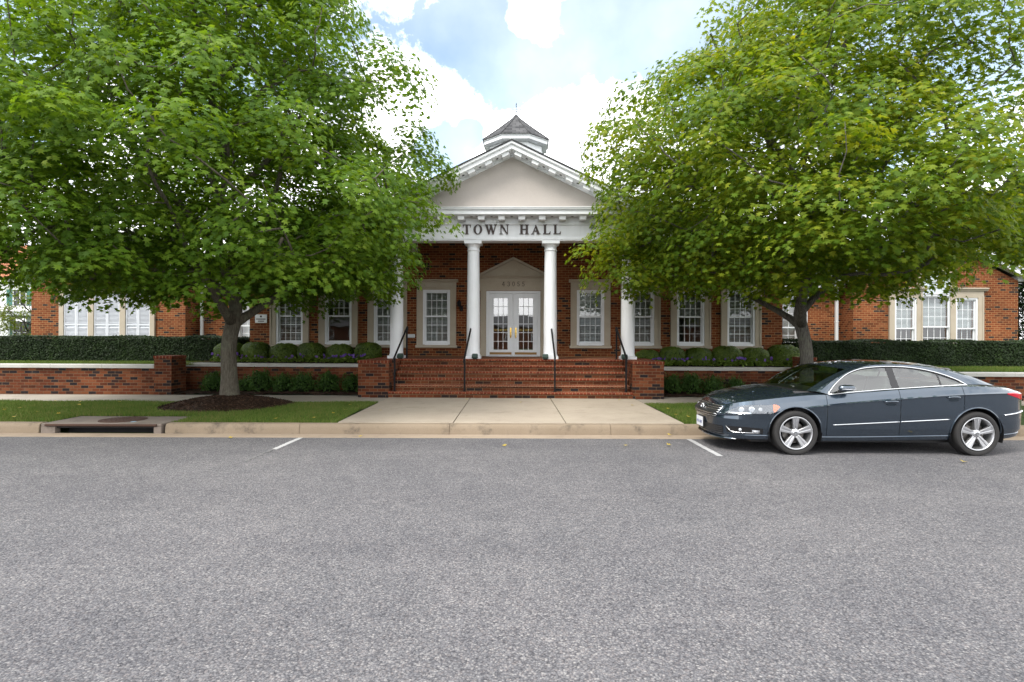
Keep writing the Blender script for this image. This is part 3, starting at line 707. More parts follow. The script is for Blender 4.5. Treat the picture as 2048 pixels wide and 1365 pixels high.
m = MB(); octprism(m, [(1.25,CZ+.201),(1.25,CZ+.225),(.66,CZ+.72),(.13,CZ+1.19),(.03,CZ+1.33)])
for k in range(8):
    a = PI/8+k*PI/4; q = 1/math.cos(PI/8)
    m.tube([(r*q*math.cos(a), r*q*math.sin(a), z+.008) for r, z in ((1.25,CZ+.225),(.66,CZ+.72),(.13,CZ+1.19),(.03,CZ+1.33))], .022, 5)
m.build('cupola_roof', M['shingle'], cu)
m = MB(); m.tube([(0,0,CZ+1.25),(0,0,CZ+1.80)], .007, 6); m.sphere((0,0,CZ+1.48), .026, 8); m.tube([(-.16,0,CZ+1.56),(.16,0,CZ+1.56)], .006, 5); m.sphere((.16,0,CZ+1.56), .02, 6)
m.prism_y([(-.008,CZ+1.64),(.025,CZ+1.67),(.010,CZ+1.72),(.025,CZ+1.77),(.0,CZ+1.84),(-.014,CZ+1.74)], -.004, .004)
m.build('weathervane', M['black'], cu)

# --- recessed links and gabled wings
YL, YW = 3.95, 3.07
def link(s):
    x0, x1 = sorted((s*8.86, s*12.89)); hs = []
    wx = [s*9.35, s*10.75] if s > 0 else [s*9.6, s*10.75]
    for x in wx: hs.append((x-.44, x+.44, .95, 3.35))
    g = MB(); g.wall(x0, x1, .5, 3.75, YL, .25, hs); g.build('link_wall', M['brick'], hall)
    for x in wx: window_parts(hall, x, YL, .95, w=.44, h=2.4, cols=3, rows=4, surround=False, sill=False)
    p = MB()
    for x in (wx[0]-s*.62, (wx[0]+wx[1])/2, wx[1]+s*.64):
        p.box(x-.17,x+.17,YL-.09,YL-.001,.9,3.30); p.box(x-.20,x+.20,YL-.12,YL-.001,3.301,3.38)
    a, b = sorted((wx[0]-s*.86, wx[1]+s*.86)); p.box(a,b,YL-.11,YL-.001,3.381,3.62); p.box(a-.04,b+.04,YL-.2,YL-.001,3.621,3.70)
    for k in (-1,0,1): pass
    p.build('pilasters', M['white2'], hall, bevel=.006)
    e_ = MB(); e_.box(x0,x1,YL-.35,YL+.3,3.751,3.92); e_.box(x0,x1,YL-.42,YL+.3,3.921,4.0); e_.build('eaves', M['white2'], hall, bevel=.006)
    r_ = MB(); r_.add([(x0,YL-.46,4.0),(x1,YL-.46,4.0),(x1,8.5,5.9),(x0,8.5,5.9),(x0,8.5,4.0),(x1,8.5,4.0)], [(0,1,2,3),(0,4,5,1),(2,5,4,3),(0,3,4),(1,5,2)]); r_.build('link_roof', M['shingle'], hall)
    d_ = MB(); x = s*12.70; d_.box(x-.05,x+.05,YL-.13,YL-.02,.6,3.75)
    for z in (1.2,2.4,3.4): d_.box(x-.06,x+.06,YL-.14,YL-.0015,z,z+.04)
    d_.build('downspout', M['white2'], hall, bevel=.01)
link(-1); link(1)
def arch_hole_wall(g, x0, x1, y, z0, ztop, hs, arch, apex):
    """brick gable front with rectangular holes; the arched head is a stone-rimmed recess laid proud"""
    g.wall(x0, x1, z0, ztop, y, .25, hs)
    g.prism_y([(x0,ztop+.0005),(x1,ztop+.0005),((x0+x1)/2,apex)], y+.0003, y+.25)
def wing(s, closed=False):
    x0, x1 = sorted((s*12.90, s*19.05)); xc = (x0+x1)/2; ez, az = 3.98, 5.52
    zo, zh = .95, 3.29
    hs = [] if closed else [(xc-1.50,xc-.78,zo,zh-.02),(xc-.53,xc+.53,zo,zh+.10),(xc+.78,xc+1.50,zo,zh-.02)]
    g = MB(); g.wall(x0, x1, .5, ez, YW, .25, hs); g.prism_y([(x0,ez+.0005),(x1,ez+.0005),(xc,az)], YW+.0004, YW+.25)
    g.box(x0,x0+.25,YW+.251,12,.5,ez); g.box(x1-.25,x1,YW+.251,12,.5,ez); g.box(x0+.251,x1-.251,11.8,12,.5,ez)
    g.build('wing_wall', M['brick'], hall)
    st = MB()
    if not closed:
        for dx in (-1.14, 1.14):
            window_parts(hall, xc+dx, YW, zo, w=.36, h=zh-zo-.02, cols=3, rows=3, surround=False, sill=False, blind='half', blind_mat=pale)
            for q in (-1,1):
                a, b = sorted((dx+q*.412, dx+q*.62)); st.box(xc+a,xc+b,YW-.06,YW-.001,.85,zh+.10)
                a, b = sorted((dx+q*.57, dx+q*.622)); st.box(xc+a,xc+b,YW-.08,YW-.061,.85,zh+.10)
            st.box(xc+dx-.412,xc+dx+.412,YW-.06,YW-.001,zh+.03,zh+.10); st.box(xc+dx-.62,xc+dx+.62,YW-.065,YW-.001,zh+.101,zh+.28)
            st.prism_x([(YW-.001,zh+.281),(YW-.10,zh+.281),(YW-.12,zh+.32),(YW-.17,zh+.36),(YW-.17,zh+.40),(YW-.001,zh+.42)], xc+dx-.74, xc+dx+.74)
        window_parts(hall, xc, YW, zo, w=.53, h=zh+.10-zo, cols=4, rows=3, surround=False, sill=False, blind='half', blind_mat=pale)
        # arched head
        fa = MB(); zc = zh+.55
        fa.box(xc-.52,xc+.52,YW-.03,YW-.002,zh+.10,zc); 
        fr_ = MB(); ring(fr_, xc, zc, .53, .53, .455, .455, YW-.012, .05, 24, 0, PI)
        fr_.box(xc-.53,xc-.455,YW-.062,YW-.012,zh+.155,zc); fr_.box(xc+.455,xc+.53,YW-.062,YW-.012,zh+.155,zc); fr_.box(xc-.454,xc+.454,YW-.055,YW-.012,zh+.16,zh+.20)
        for k in (1,2,3): xx = xc-.455+.91*k/4; fr_.box(xx-.010,xx+.010,YW-.05,YW-.03,zh+.201,zc+ .05)
        fr_.box(xc-.454,xc+.454,YW-.0495,YW-.031,zc-.12,zc-.10)
        for an in (.25,.5,.75): fr_.obox((xc+.26*math.cos(PI*an), YW-.04, zc+.26*math.sin(PI*an)), (math.cos(PI*an),0,math.sin(PI*an)), (0,1,0), (-math.sin(PI*an),0,math.cos(PI*an)), .19, .0093, .010)
        ring(fr_, xc, zc, .17, .17, .15, .15, YW-.03, .02, 12, 0, PI)
        hw = fr_.build('arched_window', M['white2'], hall)
        pn = MB(); pts = [(xc-.455,zh+.2),(xc+.455,zh+.2)] + [(xc+.455*math.cos(a), zc+.455*math.sin(a)) for a in [PI*k/20 for k in range(21)]]
        pn.add([(x,YW-.034,z) for x,z in pts], [list(range(len(pts)))]); pn.build('pane', M['glass'], hw)
        bk = MB(); bk.add([(x,YW-.022,z) for x,z in pts], [list(range(len(pts)))]); bk.build('blind', pale, hw)
        ring(st, xc, zc, .72, .72, .531, .531, YW-.002, .075, 28, 0, PI)
        for q in (-1,1):
            a, b = sorted((q*.531, q*.72)); st.box(xc+a,xc+b,YW-.0755,YW-.002,zh+.43,zc-.001)
        st.prism_y([(xc-.09,zc+.50),(xc+.09,zc+.50),(xc+.13,zc+.82),(xc-.13,zc+.82)], YW-.11, YW-.0765)
    else:
        edges_ = [(-1.90,-1.72),(-.74,-.52),(.52,.74),(1.72,1.90)]
        for a, b in edges_: st.box(xc+a,xc+b,YW-.09,YW-.001,.85,3.45)
        st.box(xc-1.95,xc+1.95,YW-.10,YW-.001,3.451,3.62)
        st.prism_x([(YW-.001,3.621),(YW-.12,3.621),(YW-.18,3.70),(YW-.18,3.74),(YW-.001,3.76)], xc-2.02, xc+2.02)
        shut = painted('shutter_paint', (.60,.625,.67), .5)
        for a, b in ((-1.72,-.74),(-.52,.52),(.74,1.72)):
            sh = MB(); mid = (a+b)/2
            for c0, c1 in ((a,mid-.006),(mid+.006,b)):
                sh.box(c0,c0+.05,-.05,-.001,.9,3.45); sh.box(c1-.05,c1,-.05,-.001,.9,3.45)
                for z in (.9,2.18,3.38): sh.box(c0+.05,c1-.05,-.049,-.001,z,z+.07)
                z = 1.0
                while z < 3.36:
                    if not 2.15 < z < 2.27: sh.obox(((c0+c1)/2,-.025,z), (1,0,0), (0,.8,.6), (0,-.6,.8), (c1-c0)/2-.05, .026, .004)
                    z += .05
                sh.box(c0+.05,c1-.05,-.006,-.0012,.97,3.38)
            sh.build('shutter', shut, hall, (xc, YW, 0))
    st.build('stone_trim', M['stone'], hall, bevel=.004)
    rk = MB(); hw_ = (x1-x0)/2+.38; sl = .50; za = az+.42
    for q in (-1,1):
        j = .001*q
        rk.prism_y([(xc+q*hw_,za-sl*hw_-.30),(xc,za-.30),(xc,za-.03),(xc+q*hw_,za-sl*hw_-.03)], YW-.30+j, YW-.001)
        rk.prism_y([(xc+q*(hw_+.03),za-sl*(hw_+.03)-.10),(xc,za-.10),(xc,za-.001),(xc+q*(hw_+.03),za-sl*(hw_+.03)-.001)], YW-.37+j, YW-.3015)
        a, b = sorted((xc+q*((x1-x0)/2), xc+q*hw_)); rk.box(a+(.002 if q>0 else 0), b-(.002 if q<0 else 0), YW, 12, za-sl*hw_-.26, za-sl*hw_-.06)
    rk.build('raking_cornice', M['white2'], hall)
    r_ = MB()
    for q in (-1,1):
        h2 = hw_+.08; j = .0012*q; r_.prism_y([(xc,za),(xc+q*h2,za-sl*h2),(xc+q*h2,za-sl*h2+.04),(xc,za+.04)], YW-.40+j, 12.2)
    r_.build('wing_roof', M['shingle'], hall)
    i_ = MB(); i_.box(x0+.26,x1-.26,YW+.26,11.7,.7,.8); i_.box(x0+.26,x1-.26,YW+2.5,YW+2.6,.8,3.9); i_.build('interior', M['dark'], hall)
wing(-1, True); wing(1)
# fixtures on the front wall (lift-off things)
p = B(-8.45, 18.88, 2.36)
t = thing('wall_sign', 'small white sign with dark emblem and lettering on the brick left of the windows', 'sign', p, BY)
m = MB(); m.box(-.20,.20,-.022,.0,-.14,.14); m.build('board', M['white2'], t, bevel=.004)
m = MB(); m.lathe([(.001,-.003),(.035,-.003),(.035,0)], (0,-.0225,.075), 14, axis='y')
r_ = random.Random(3)
for z, x0, x1 in ((-.015,-.16,.16),(-.085,-.10,.10)):
    x = x0
    while x < x1: 
        w_ = r_.uniform(.014,.022); m.box(x,x+w_,-.0255,-.0225,z-.018,z+.018); x += w_+.007
m.build('lettering', M['letter'], t)
p = B(-3.42, 18.86, 1.80)
t = thing('notice_plate', 'small white rectangular plate on the brick wall by the outer left column', 'plaque', p, BY)
m = MB(); m.box(-.15,.15,-.025,0,-.055,.055); m.build('plate', M['white2'], t, bevel=.006)
m = MB(); m.box(-.13,.13,-.032,-.026,-.04,.04); m.build('panel', painted('plate_grey', (.55,.56,.58)), t, bevel=.004)
p = B(-1.72, 18.88, 2.72)
t = thing('wall_lamp', 'small black iron lamp bracket on the brick wall behind the inner left column', 'wall lamp', p, BY)
m = MB(); m.box(-.05,.05,-.02,0,-.09,.09); m.tube([(0,-.02,-.04),(0,-.12,-.08),(-.05,-.19,-.02),(-.06,-.19,.05)], .012, 8); m.build('bracket', M['black'], t, bevel=.004)
m = MB(); m.lathe([(.02,.05),(.055,.07),(.075,.20),(.03,.25),(.005,.29)], (-.06,-.19,0), 8); m.build('lantern', M['black'], t)
# ------------------------------------------------------------------ steps, garden walls, rails
ZL = 1.132; RISE = (ZL-.15)/6; TREAD = .272
t = thing('front_steps', 'wide flight of six red brick steps rising to the portico landing', 'steps', B(0,15.05,.15), BY)
for k in range(6):
    y = k*TREAD; z = k*RISE; hw = 3.20 if k else 3.24
    m = MB(); m.box(-hw,hw,y,y+.55 if k < 5 else 3.85,z-.02 if k else -.05,z+RISE-.06)
    stp = m.build('step', M['brickstep'], t)
    m = MB(); zz = z+RISE
    m.prism_x([(y-.045,zz-.045),(y-.037,zz-.059),(y+.25,zz-.059),(y+.25,zz),(y-.021,zz),(y-.037,zz-.008),(y-.045,zz-.022)], -hw+.002, hw-.002)
    m.build('nosing', M['nosing'], stp, bevel=.003)
m = MB(); m.box(-3.9,3.9,5*TREAD+.251,3.83,.90,ZL-.15-.003); m.build('landing', M['brickstep'], t)
def wingwall(s, label):
    t = thing('stair_wall', label, 'wall', B(s*3.63,15.05,.14), BY)
    x0, x1 = -.40, .42
    if s < 0: x0, x1 = -.42, .40
    m = MB(); m.box(x0,x1,0,3.78,-.05,.925); m.build('brickwork', M['brick2'], t, bevel=.004)
    m = MB(); m.box(x0-.012,x1+.012,-.015,3.78,.926,.995); m.build('brick_cap', M['nosing'], t, bevel=.008)
wingwall(-1, 'brick stair wall with a sloping rowlock cap at the left of the front steps')
wingwall(1, 'brick stair wall with a rowlock cap at the right of the front steps')
def rail(x, label):
    t = thing('handrail', label, 'handrail', B(x,15.18,.15+RISE), BY, 'handrails of the front steps')
    m = MB(); dx = .03 if x < 0 else -.03; zt = .90; yu = 1.42; zu = ZL-.15-RISE
    m.box(-.023,.023,-.023,.023,0,zt); m.box(-.05,.05,-.05,.05,0,.012); m.build('post', M['black'], t, bevel=.003)
    m = MB(); m.box(dx-.023,dx+.023,yu-.023,yu+.023,zu,zu+.88); m.box(dx-.05,dx+.05,yu-.05,yu+.05,zu,zu+.012); m.build('post', M['black'], t, bevel=.003)
    m = MB(); P = [(-.01,-.13,zt-.10),(-.01,-.165,zt-.13),(-.01,-.19,zt-.10),(-.01,-.175,zt-.05),(-.005,-.12,zt-.03),(0,-.04,zt)]
    P += [(0,0,zt+.02),(dx,yu,zu+.90),(dx,yu+.07,zu+.925),(dx,yu+.12,zu+.89),(dx,yu+.12,zu+.83),(dx,yu+.08,zu+.80)]
    m.tube(P, [.014]*5+[.026]*3+[.026,.022,.018,.014], 10); m.build('rail', M['black'], t, smooth=True)
rail(-3.10, 'black iron handrail at the far left side of the brick steps'); rail(-1.22, 'black iron handrail in line with the inner left column')
rail(1.19, 'black iron handrail in line with the inner right column'); rail(3.08, 'black iron handrail at the far right side of the brick steps')
def flood(x, y, label):
    t = thing('floodlight', label, 'floodlight', B(x, y, ZL), BY, 'floodlights at the column bases')
    m = MB(); m.prism_x([(-.06,.02),(.06,.02),(.07,.10),(.02,.15),(-.07,.08)], -.085, .085); m.build('housing', M['green_metal'], t, bevel=.008)
    m = MB(); m.box(-.07,.07,-.004,.004,-.035,.035); o = m.build('lens', plain('lamp_lens', (.2,.22,.22), .1), t, (0,.052,.128)); o.rotation_euler.x = R(-40)
    m = MB(); m.box(-.06,.06,-.05,.05,0,.02); m.build('base', M['black'], t)
flood(-3.22,16.40,'dark green floodlight by the outer left column'); flood(-1.05,16.36,'dark green floodlight by the inner left column')
flood(.98,16.36,'dark green floodlight by the inner right column'); flood(3.25,16.40,'dark green floodlight by the outer right column')
def gwall(x0, x1, y, zt, zb, label, joints):
    t = thing('garden_wall', label, 'wall', B((x0+x1)/2, y, zb), BY); h = zt-zb; L = (x1-x0)/2
    m = MB(); m.box(-L,L,.03,.33,-.1,h-.105); m.build('brickwork', M['brick2'], t)
    m = MB(); n = max(1, round(2*L/joints))
    for i in range(n): m.box(-L+2*L*i/n+.003,-L+2*L*(i+1)/n-.003,-.035,.37,h-.104,h)
    m.box(-L+.002,L-.002,-.028,.36,h-.10,h-.006); m.build('coping', M['cap'], t, bevel=.014)
gwall(-32,-9.92,15.63,.965,.13,'low brick garden wall with pale coping in front of the left clipped hedge',1.5)
gwall(-9.95,-4.06,16.90,.955,.15,'shaded low brick wall with pale coping behind the left maple trunk',1.2)
gwall(4.06,8.30,16.90,.90,.15,'low brick wall with pale coping under the right flower bed, partly behind the car',1.2)
gwall(8.75,32,15.10,.88,.13,'low brick garden wall with pale coping behind the rear of the car',1.5)
def pier(x0, x1, label, y0=15.58, dp=1.45):
    t = thing('brick_pier', label, 'pier', B((x0+x1)/2, y0, .13), BY); w_ = (x1-x0)/2
    m = MB(); m.box(-w_,w_,0,dp,-.1,1.01); m.build('shaft', M['brick2'], t, bevel=.004)
    m = MB(); m.box(-w_-.012,w_+.012,-.014,dp+.01,1.011,1.085); m.build('brick_cap', M['nosing'], t, bevel=.008)
pier(-9.91,-9.42,'square brick pier with a brick cap at the end of the left garden wall', 15.58, .68)
pier(8.32,8.72,'brick pier mostly hidden behind the right maple trunk', 16.45, .6)
# ------------------------------------------------------------------ plants
def maple_leaf():
    """lobed outline in the unit square, tip at +y, plus centre"""
    half = [(0,1.0),(.11,.63),(.52,.72),(.25,.41),(.56,.17),(.10,.05)]
    pts = half + [(-x,y) for x,y in half[::-1] if x > 0]
    return pts
ML = maple_leaf()
def leafcloud(pos, nrm, tip, size, outline, fold=.18):
    """pos,nrm,tip: (k,3); returns V,F for fans (centre + outline)"""
    k = len(pos); m = len(outline)
    nrm = nrm/np.linalg.norm(nrm,axis=1,keepdims=True)
    tip = tip - nrm*(tip*nrm).sum(1,keepdims=True); tip /= np.linalg.norm(tip,axis=1,keepdims=True)+1e-9
    sd = np.cross(tip, nrm)
    o = np.array([(0,.32)] + list(outline)); V = np.zeros((k,m+1,3))
    for i,(a,b) in enumerate(o):
        V[:,i] = pos + sd*(a*size)[:,None] + tip*((b-.3)*size)[:,None] + nrm*((-fold*abs(a)*1.2 - fold*.5*max(b-.3,0)**2)*size)[:,None]
    base = np.arange(k)[:,None]*(m+1); tri = np.array([(0, 1+j, 1+(j+1)%m) for j in range(m)])
    F = (base[:,:,None] + tri[None]).reshape(-1,3)
    return V.reshape(-1,3), F
def rand_unit(r, k):
    v = r.normal(size=(k,3)); return v/np.linalg.norm(v,axis=1,keepdims=True)

def make_tree(name, label, base, trunk_r, fork, prof, shift, seed, bark, leaves, M_=460, per=105, spray=.62, lsz=(.085,.15), limbs=10, keep=None, tub=None):
    """prof: [(z, radius)]; shift(z)->(dx,dy) moves the crown axis"""
    r = np.random.default_rng(seed); rr = random.Random(seed)
    zs = np.array([p[0] for p in prof]); rs = np.array([p[1] for p in prof]); ztop = zs[-1]
    env = lambda z: np.interp(z, zs, rs, 0, 0)
    nodes = [np.array([0,0,-.1])]; par = [-1]
    def addn(p, q): nodes.append(np.array(p, float)); par.append(q); return len(nodes)-1
    cur = 0; z = .15; spine = []
    while z < ztop*.86:
        f = z/ztop; sx, sy = shift(z)
        wob = .16*min(1, max(0, z-fork+.5))
        cur = addn((sx*.9*f + wob*math.sin(z*1.7+seed), sy*.9*f + wob*math.cos(z*1.3+seed*2), z), cur); spine.append(cur); z += .32
    sp = [i for i in spine if nodes[i][2] > fork]
    lim = []
    for k in range(limbs):                              # main limbs
        i = sp[min(len(sp)-1, int((k/limbs)**1.25*len(sp)*.55))]
        az = k*2.4+seed; el = R(rr.uniform(24,38) + 26*k/limbs)
        p = nodes[i].copy(); dv = np.array([math.cos(az)*math.cos(el), math.sin(az)*math.cos(el), math.sin(el)]); c = i
        L = env(min(max(p[2]+1.0, zs[0]+.6), ztop-.5))*(.76-.022*k)/max(.5, math.cos(el)); st = max(4, int(L/.42))
        for q in range(st):
            dv = dv + np.array([rr.uniform(-.13,.13), rr.uniform(-.13,.13), rr.uniform(-.06,.13)]); dv /= np.linalg.norm(dv)
            p = p + dv*L/st; c = addn(p, c); lim.append((c, trunk_r*(.50-.012*k)*(1-q/st)**1.1+.012))
    # spray centres filling the envelope, biased outward
    att = []
    tries = 0
    while len(att) < M_ and tries < 60000:
        tries += 1
        z = zs[0] + (ztop-zs[0])*rr.random(); e = env(z)
        if rr.random() > ((e/rs.max())**2 + .12)*(1.0 if z < 4.6 else .72): continue
        a = rr.uniform(0, 2*PI); q = rr.random()**.36
        lump = 1 + .10*math.sin(3*a+z*1.3+seed) + .08*math.sin(5*a-z*2.1)
        sx, sy = shift(z); p = np.array([sx+e*q*lump*math.cos(a), sy+e*q*lump*math.sin(a), z])
        if keep is not None and not keep(p, rr): continue
        if all(((p-o)**2*np.array([1,1,1.9])).sum() > (spray*(.74 if z < 4.6 else .86))**2 for o in att): att.append(p)
    att.sort(key=lambda p: p[0]**2+p[1]**2+(p[2]-fork-1.2)**2*.5)
    ends = []
    for p in att:
        P = np.array(nodes); dlt = p-P; dist = np.linalg.norm(dlt,axis=1)
        cost = dist + .9*np.maximum(0, P[:,2]-p[2]) + .35*np.maximum(0, np.hypot(P[:,0],P[:,1])-math.hypot(p[0],p[1])); cost[P[:,2] < fork-.1] = 1e9
        i = int(cost.argmin()); a = P[i]; n_ = max(2, int(dist[i]/.35)); c = i
        sag = rr.uniform(.02,.14)*dist[i]; side = r.normal(size=3)*.06*dist[i]
        for q in range(1, n_+1):
            f = q/n_; b = 4*f*(1-f); c = addn(a+(p-a)*f + np.array([0,0,-sag])*b + side*b, c)
        ends.append(c)
    rmin = {}
    for c, v in lim: rmin[c] = v
    n = len(nodes); cnt = np.zeros(n)
    for e in ends: cnt[e] += 1
    for i in range(n-1, 0, -1): cnt[par[i]] += cnt[i]
    alive = cnt > 0; cnt = np.maximum(cnt, .5); P = np.array(nodes)
    rad = trunk_r*.97*(cnt/len(ends))**.47; rad = np.maximum(rad, .0055)
    for c, v in rmin.items(): rad[c] = max(rad[c], v)
    for i in range(n):
        if P[i,2] < fork and math.hypot(P[i,0], P[i,1]) < .6: rad[i] = trunk_r*(1+.42*math.exp(-max(P[i,2]-(tub or 0),0)/.22)) * (1-.05*P[i,2]/fork)
    kids = [[] for _ in range(n)]
    for i in range(1, n):
        if alive[i]: kids[par[i]].append(i)
    mb = MB(); stack = [(0, None)]
    while stack:
        s_, pr = stack.pop(); ch = [pr, s_] if pr is not None else [s_]; c = s_
        while kids[c]:
            b = max(kids[c], key=lambda x: cnt[x])
            for o in kids[c]:
                if o != b: stack.append((o, c))
            ch.append(b); c = b
        if len(ch) < 2: continue
        rads = [rad[i] for i in ch]
        if pr is not None: rads[0] = min(rads[0], rads[1]*1.35)
        mx = max(rads); mb.tube([P[i] for i in ch], rads, 14 if mx > .12 else 8 if mx > .04 else 5 if mx > .015 else 4)
    t = thing(name, label, 'tree', base)
    mb.build('trunk', bark, t, smooth='all', normals=False)
    # leaves
    pos, nr, tp = [], [], []
    for e, p in zip(ends, att):
        sx, sy = shift(p[2]); out = np.array([p[0]-sx, p[1]-sy, 0]); ol = np.linalg.norm(out)+1e-6; out /= ol
        k = int(per*rr.uniform(.6,1.4)); s_ = spray*rr.uniform(.75,1.3)
        tn = np.array([0,0,1.0])+out*rr.uniform(.15,.65)+r.normal(size=3)*.18; tn /= np.linalg.norm(tn)
        u = np.cross(tn, [0.3,.8,.1]); u /= np.linalg.norm(u); v = np.cross(tn, u)
        a = r.uniform(0,2*PI,k); q = np.sqrt(r.random(k))*s_
        h = r.normal(size=k)*.10 - .42*q**2/s_
        L = p + (np.cos(a)*q)[:,None]*u + (np.sin(a)*q)[:,None]*v*.85 + h[:,None]*tn
        # also along the twig toward the spray
        pos.append(L); nr.append(tn*.8 + (u*np.cos(a)[:,None]+v*np.sin(a)[:,None])*(q/s_)[:,None]*.7 + rand_unit(r,k)*.42); tp.append((np.cos(a)[:,None]*u+np.sin(a)[:,None]*v)*.8 + out*.5 + np.array([0,0,-.75]) + r.normal(size=(k,3))*.35)
    pos, nr, tp = map(np.concatenate, (pos, nr, tp)); sz = r.uniform(lsz[0], lsz[1], len(pos))
    V, F = leafcloud(pos, nr, tp, sz, ML)
    cr = raw('crown', V, F, leaves, t)
    print(name, 'sprays', len(att), 'leaves', len(pos), 'nodes', n)
    return t
leafL = leafmat('maple_leaf_deep', [(.05,(.036,.082,.009)),(.4,(.072,.145,.013)),(.72,(.130,.215,.020)),(1,(.215,.285,.04))], .45)
leafR = leafmat('maple_leaf_yellowing', [(.05,(.042,.088,.009)),(.38,(.088,.158,.013)),(.68,(.172,.230,.018)),(.9,(.29,.295,.024)),(1,(.34,.21,.03))], .45, clump=.75)
make_tree('maple_tree', 'large dense green maple in a mulch mound by the storm drain', (LT.x, LT.y, .30), .178, 1.65,
    [(2.60,2.8),(2.95,4.3),(3.4,5.0),(4.4,5.25),(5.6,5.2),(7.2,4.5),(9.3,3.3),(11.2,1.8),(12.2,.3)], lambda z: (-.45 if z < 7 else -.25, 0), 11, M['bark'], leafL, M_=620, per=215, spray=.80, lsz=(.078,.138), tub=.02)
def keepR(p, rr):
    # the upper right of this crown is thin, with bare twigs showing
    if p[0] > 1.3 and p[2] < 3.3: return rr.random() < .15
    if p[0] > 1.5 and p[2] > 8.8-1.0*(p[0]-1.2)+.45*min(0,p[1]): return rr.random() < .05
    if p[0] > 1.5 and p[2] > 4.2: return rr.random() < .34
    return True
make_tree('maple_tree', 'yellow green maple with a thinning crown rising behind the parked car', (RT.x, RT.y, .28), .148, 1.72,
    [(2.78,2.6),(3.05,3.7),(3.5,4.5),(4.4,5.15),(5.8,5.1),(6.8,4.6),(8.2,3.5),(9.3,2.8),(10.4,1.6),(11.2,.3)], lambda z: (max(0, z-4.5)*.17, 0), 27, M['bark2'], leafR, M_=530, per=200, spray=.80, lsz=(.076,.134), keep=keepR, tub=.02)

# small leaves for hedges and shrubs
OV = [(0,1),(.28,.62),(.26,.25),(0,0),(-.26,.25),(-.28,.62)]
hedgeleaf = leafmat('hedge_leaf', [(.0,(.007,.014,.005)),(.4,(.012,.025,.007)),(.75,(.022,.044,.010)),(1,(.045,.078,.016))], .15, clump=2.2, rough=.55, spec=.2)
boxleaf = leafmat('boxwood_leaf', [(.0,(.035,.065,.010)),(.45,(.075,.125,.015)),(.8,(.12,.18,.020)),(1,(.19,.24,.035))], .3, clump=3.0, rough=.4, spec=.4)
shrubleaf = leafmat('shrub_leaf', [(.0,(.022,.050,.012)),(.45,(.042,.090,.020)),(.8,(.065,.125,.026)),(1,(.10,.16,.035))], .2, clump=2.5)
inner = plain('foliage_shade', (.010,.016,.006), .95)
def boxhedge(label, x0, x1, y0, y1, z0, z1, n, seed):
    r = np.random.default_rng(seed); L = x1-x0
    t = thing('clipped_hedge', label, 'hedge', B((x0+x1)/2, y0, z0), BY); hx = L/2; h = z1-z0; dp = y1-y0
    m = MB(); m.box(-hx+.05,hx-.05,.09,dp-.09,-.05,h-.08); m.build('shade_core', inner, t)  # solid near-black core, painted shade behind the hedge leaves
    areas = [L*h, L*dp, dp*h, dp*h]; ks = [int(n*a/sum(areas)) for a in areas]; pos, nr = [], []
    for i, k in enumerate(ks):
        a, b = r.random(k), r.random(k); dn = np.abs(r.normal(size=k))*.045
        if i == 0: p = np.stack([-hx+L*a, dn, h*b], 1); q = np.array([0,-1,.35])
        elif i == 1: p = np.stack([-hx+L*a, dp*b, h-dn*.8], 1); q = np.array([0,-.15,1])
        elif i == 2: p = np.stack([-hx+dn, dp*a, h*b], 1); q = np.array([-1,0,.3])
        else: p = np.stack([hx-dn, dp*a, h*b], 1); q = np.array([1,0,.3])
        w_ = .03*np.sin(p[:,0]*2.3)+.02*np.sin(p[:,0]*5.1+1)
        p[:,2] += w_*(p[:,2]/h); p[:,1] += .035*np.sin(p[:,0]*3.1+p[:,2]*4)
        pos.append(p); nr.append(q + rand_unit(r,k)*.75)
    pos, nr = np.concatenate(pos), np.concatenate(nr); k = len(pos)
    V, F = leafcloud(pos, nr, rand_unit(r,k)+np.array([0,-.2,.5]), r.uniform(.035,.065,k), OV)
    raw('foliage', V, F, hedgeleaf, t)
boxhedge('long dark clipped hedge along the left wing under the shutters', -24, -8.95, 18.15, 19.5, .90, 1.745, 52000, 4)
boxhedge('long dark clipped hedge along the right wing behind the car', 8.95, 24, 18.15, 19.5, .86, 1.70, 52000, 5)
def shrub_mesh(rx, rz, n, seed, leaf, size, lump=.05, flat=.0, loose=0.0):
    r = np.random.default_rng(seed); d_ = rand_unit(r, n); d_[:,2] = np.where(d_[:,2] < -.55, -d_[:,2], d_[:,2])
    lp = 1 + lump*np.sin(4*np.arctan2(d_[:,1],d_[:,0])+seed) *np.cos(3*d_[:,2]) + lump*.7*np.sin(9*d_[:,0]+5*d_[:,2])
    dn = 1 - np.abs(r.normal(size=n))*.05 + loose*r.normal(size=n)*.16
    sq = (np.abs(d_)**2.6).sum(1)**(-1/2.6) if flat else 1.0
    pos = d_*(sq*lp*dn if flat else lp*dn)[:,None]*np.array([rx,rx,rz]); pos[:,2] += rz*.86
    nr = d_ + rand_unit(r,n)*(.55+loose); tp = rand_unit(r,n) + np.array([0,0,.6+loose])
    V, F = leafcloud(pos, nr, tp, r.uniform(*size, n), OV)
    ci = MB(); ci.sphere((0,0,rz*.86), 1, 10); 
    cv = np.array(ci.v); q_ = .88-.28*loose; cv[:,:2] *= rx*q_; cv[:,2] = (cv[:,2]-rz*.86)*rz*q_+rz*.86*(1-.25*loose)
    return V, F, cv, ci.f
def shrub(name, label, cat, p, rx, rz, n, seed, leaf, size, group, **kw):
    t = thing(name, label, cat, p, 0, group); V, F, cv, cf = shrub_mesh(rx, rz, n, seed, leaf, size, **kw)
    raw('foliage', V, F, leaf, t)
    m = MB(); m.v = [tuple(c) for c in cv]; m.f = cf; m.m = [0]*len(cf); m.build('shade_core', inner, t, smooth='all')  # dark filler body, its colour stands for the shade inside the shrub
    return t
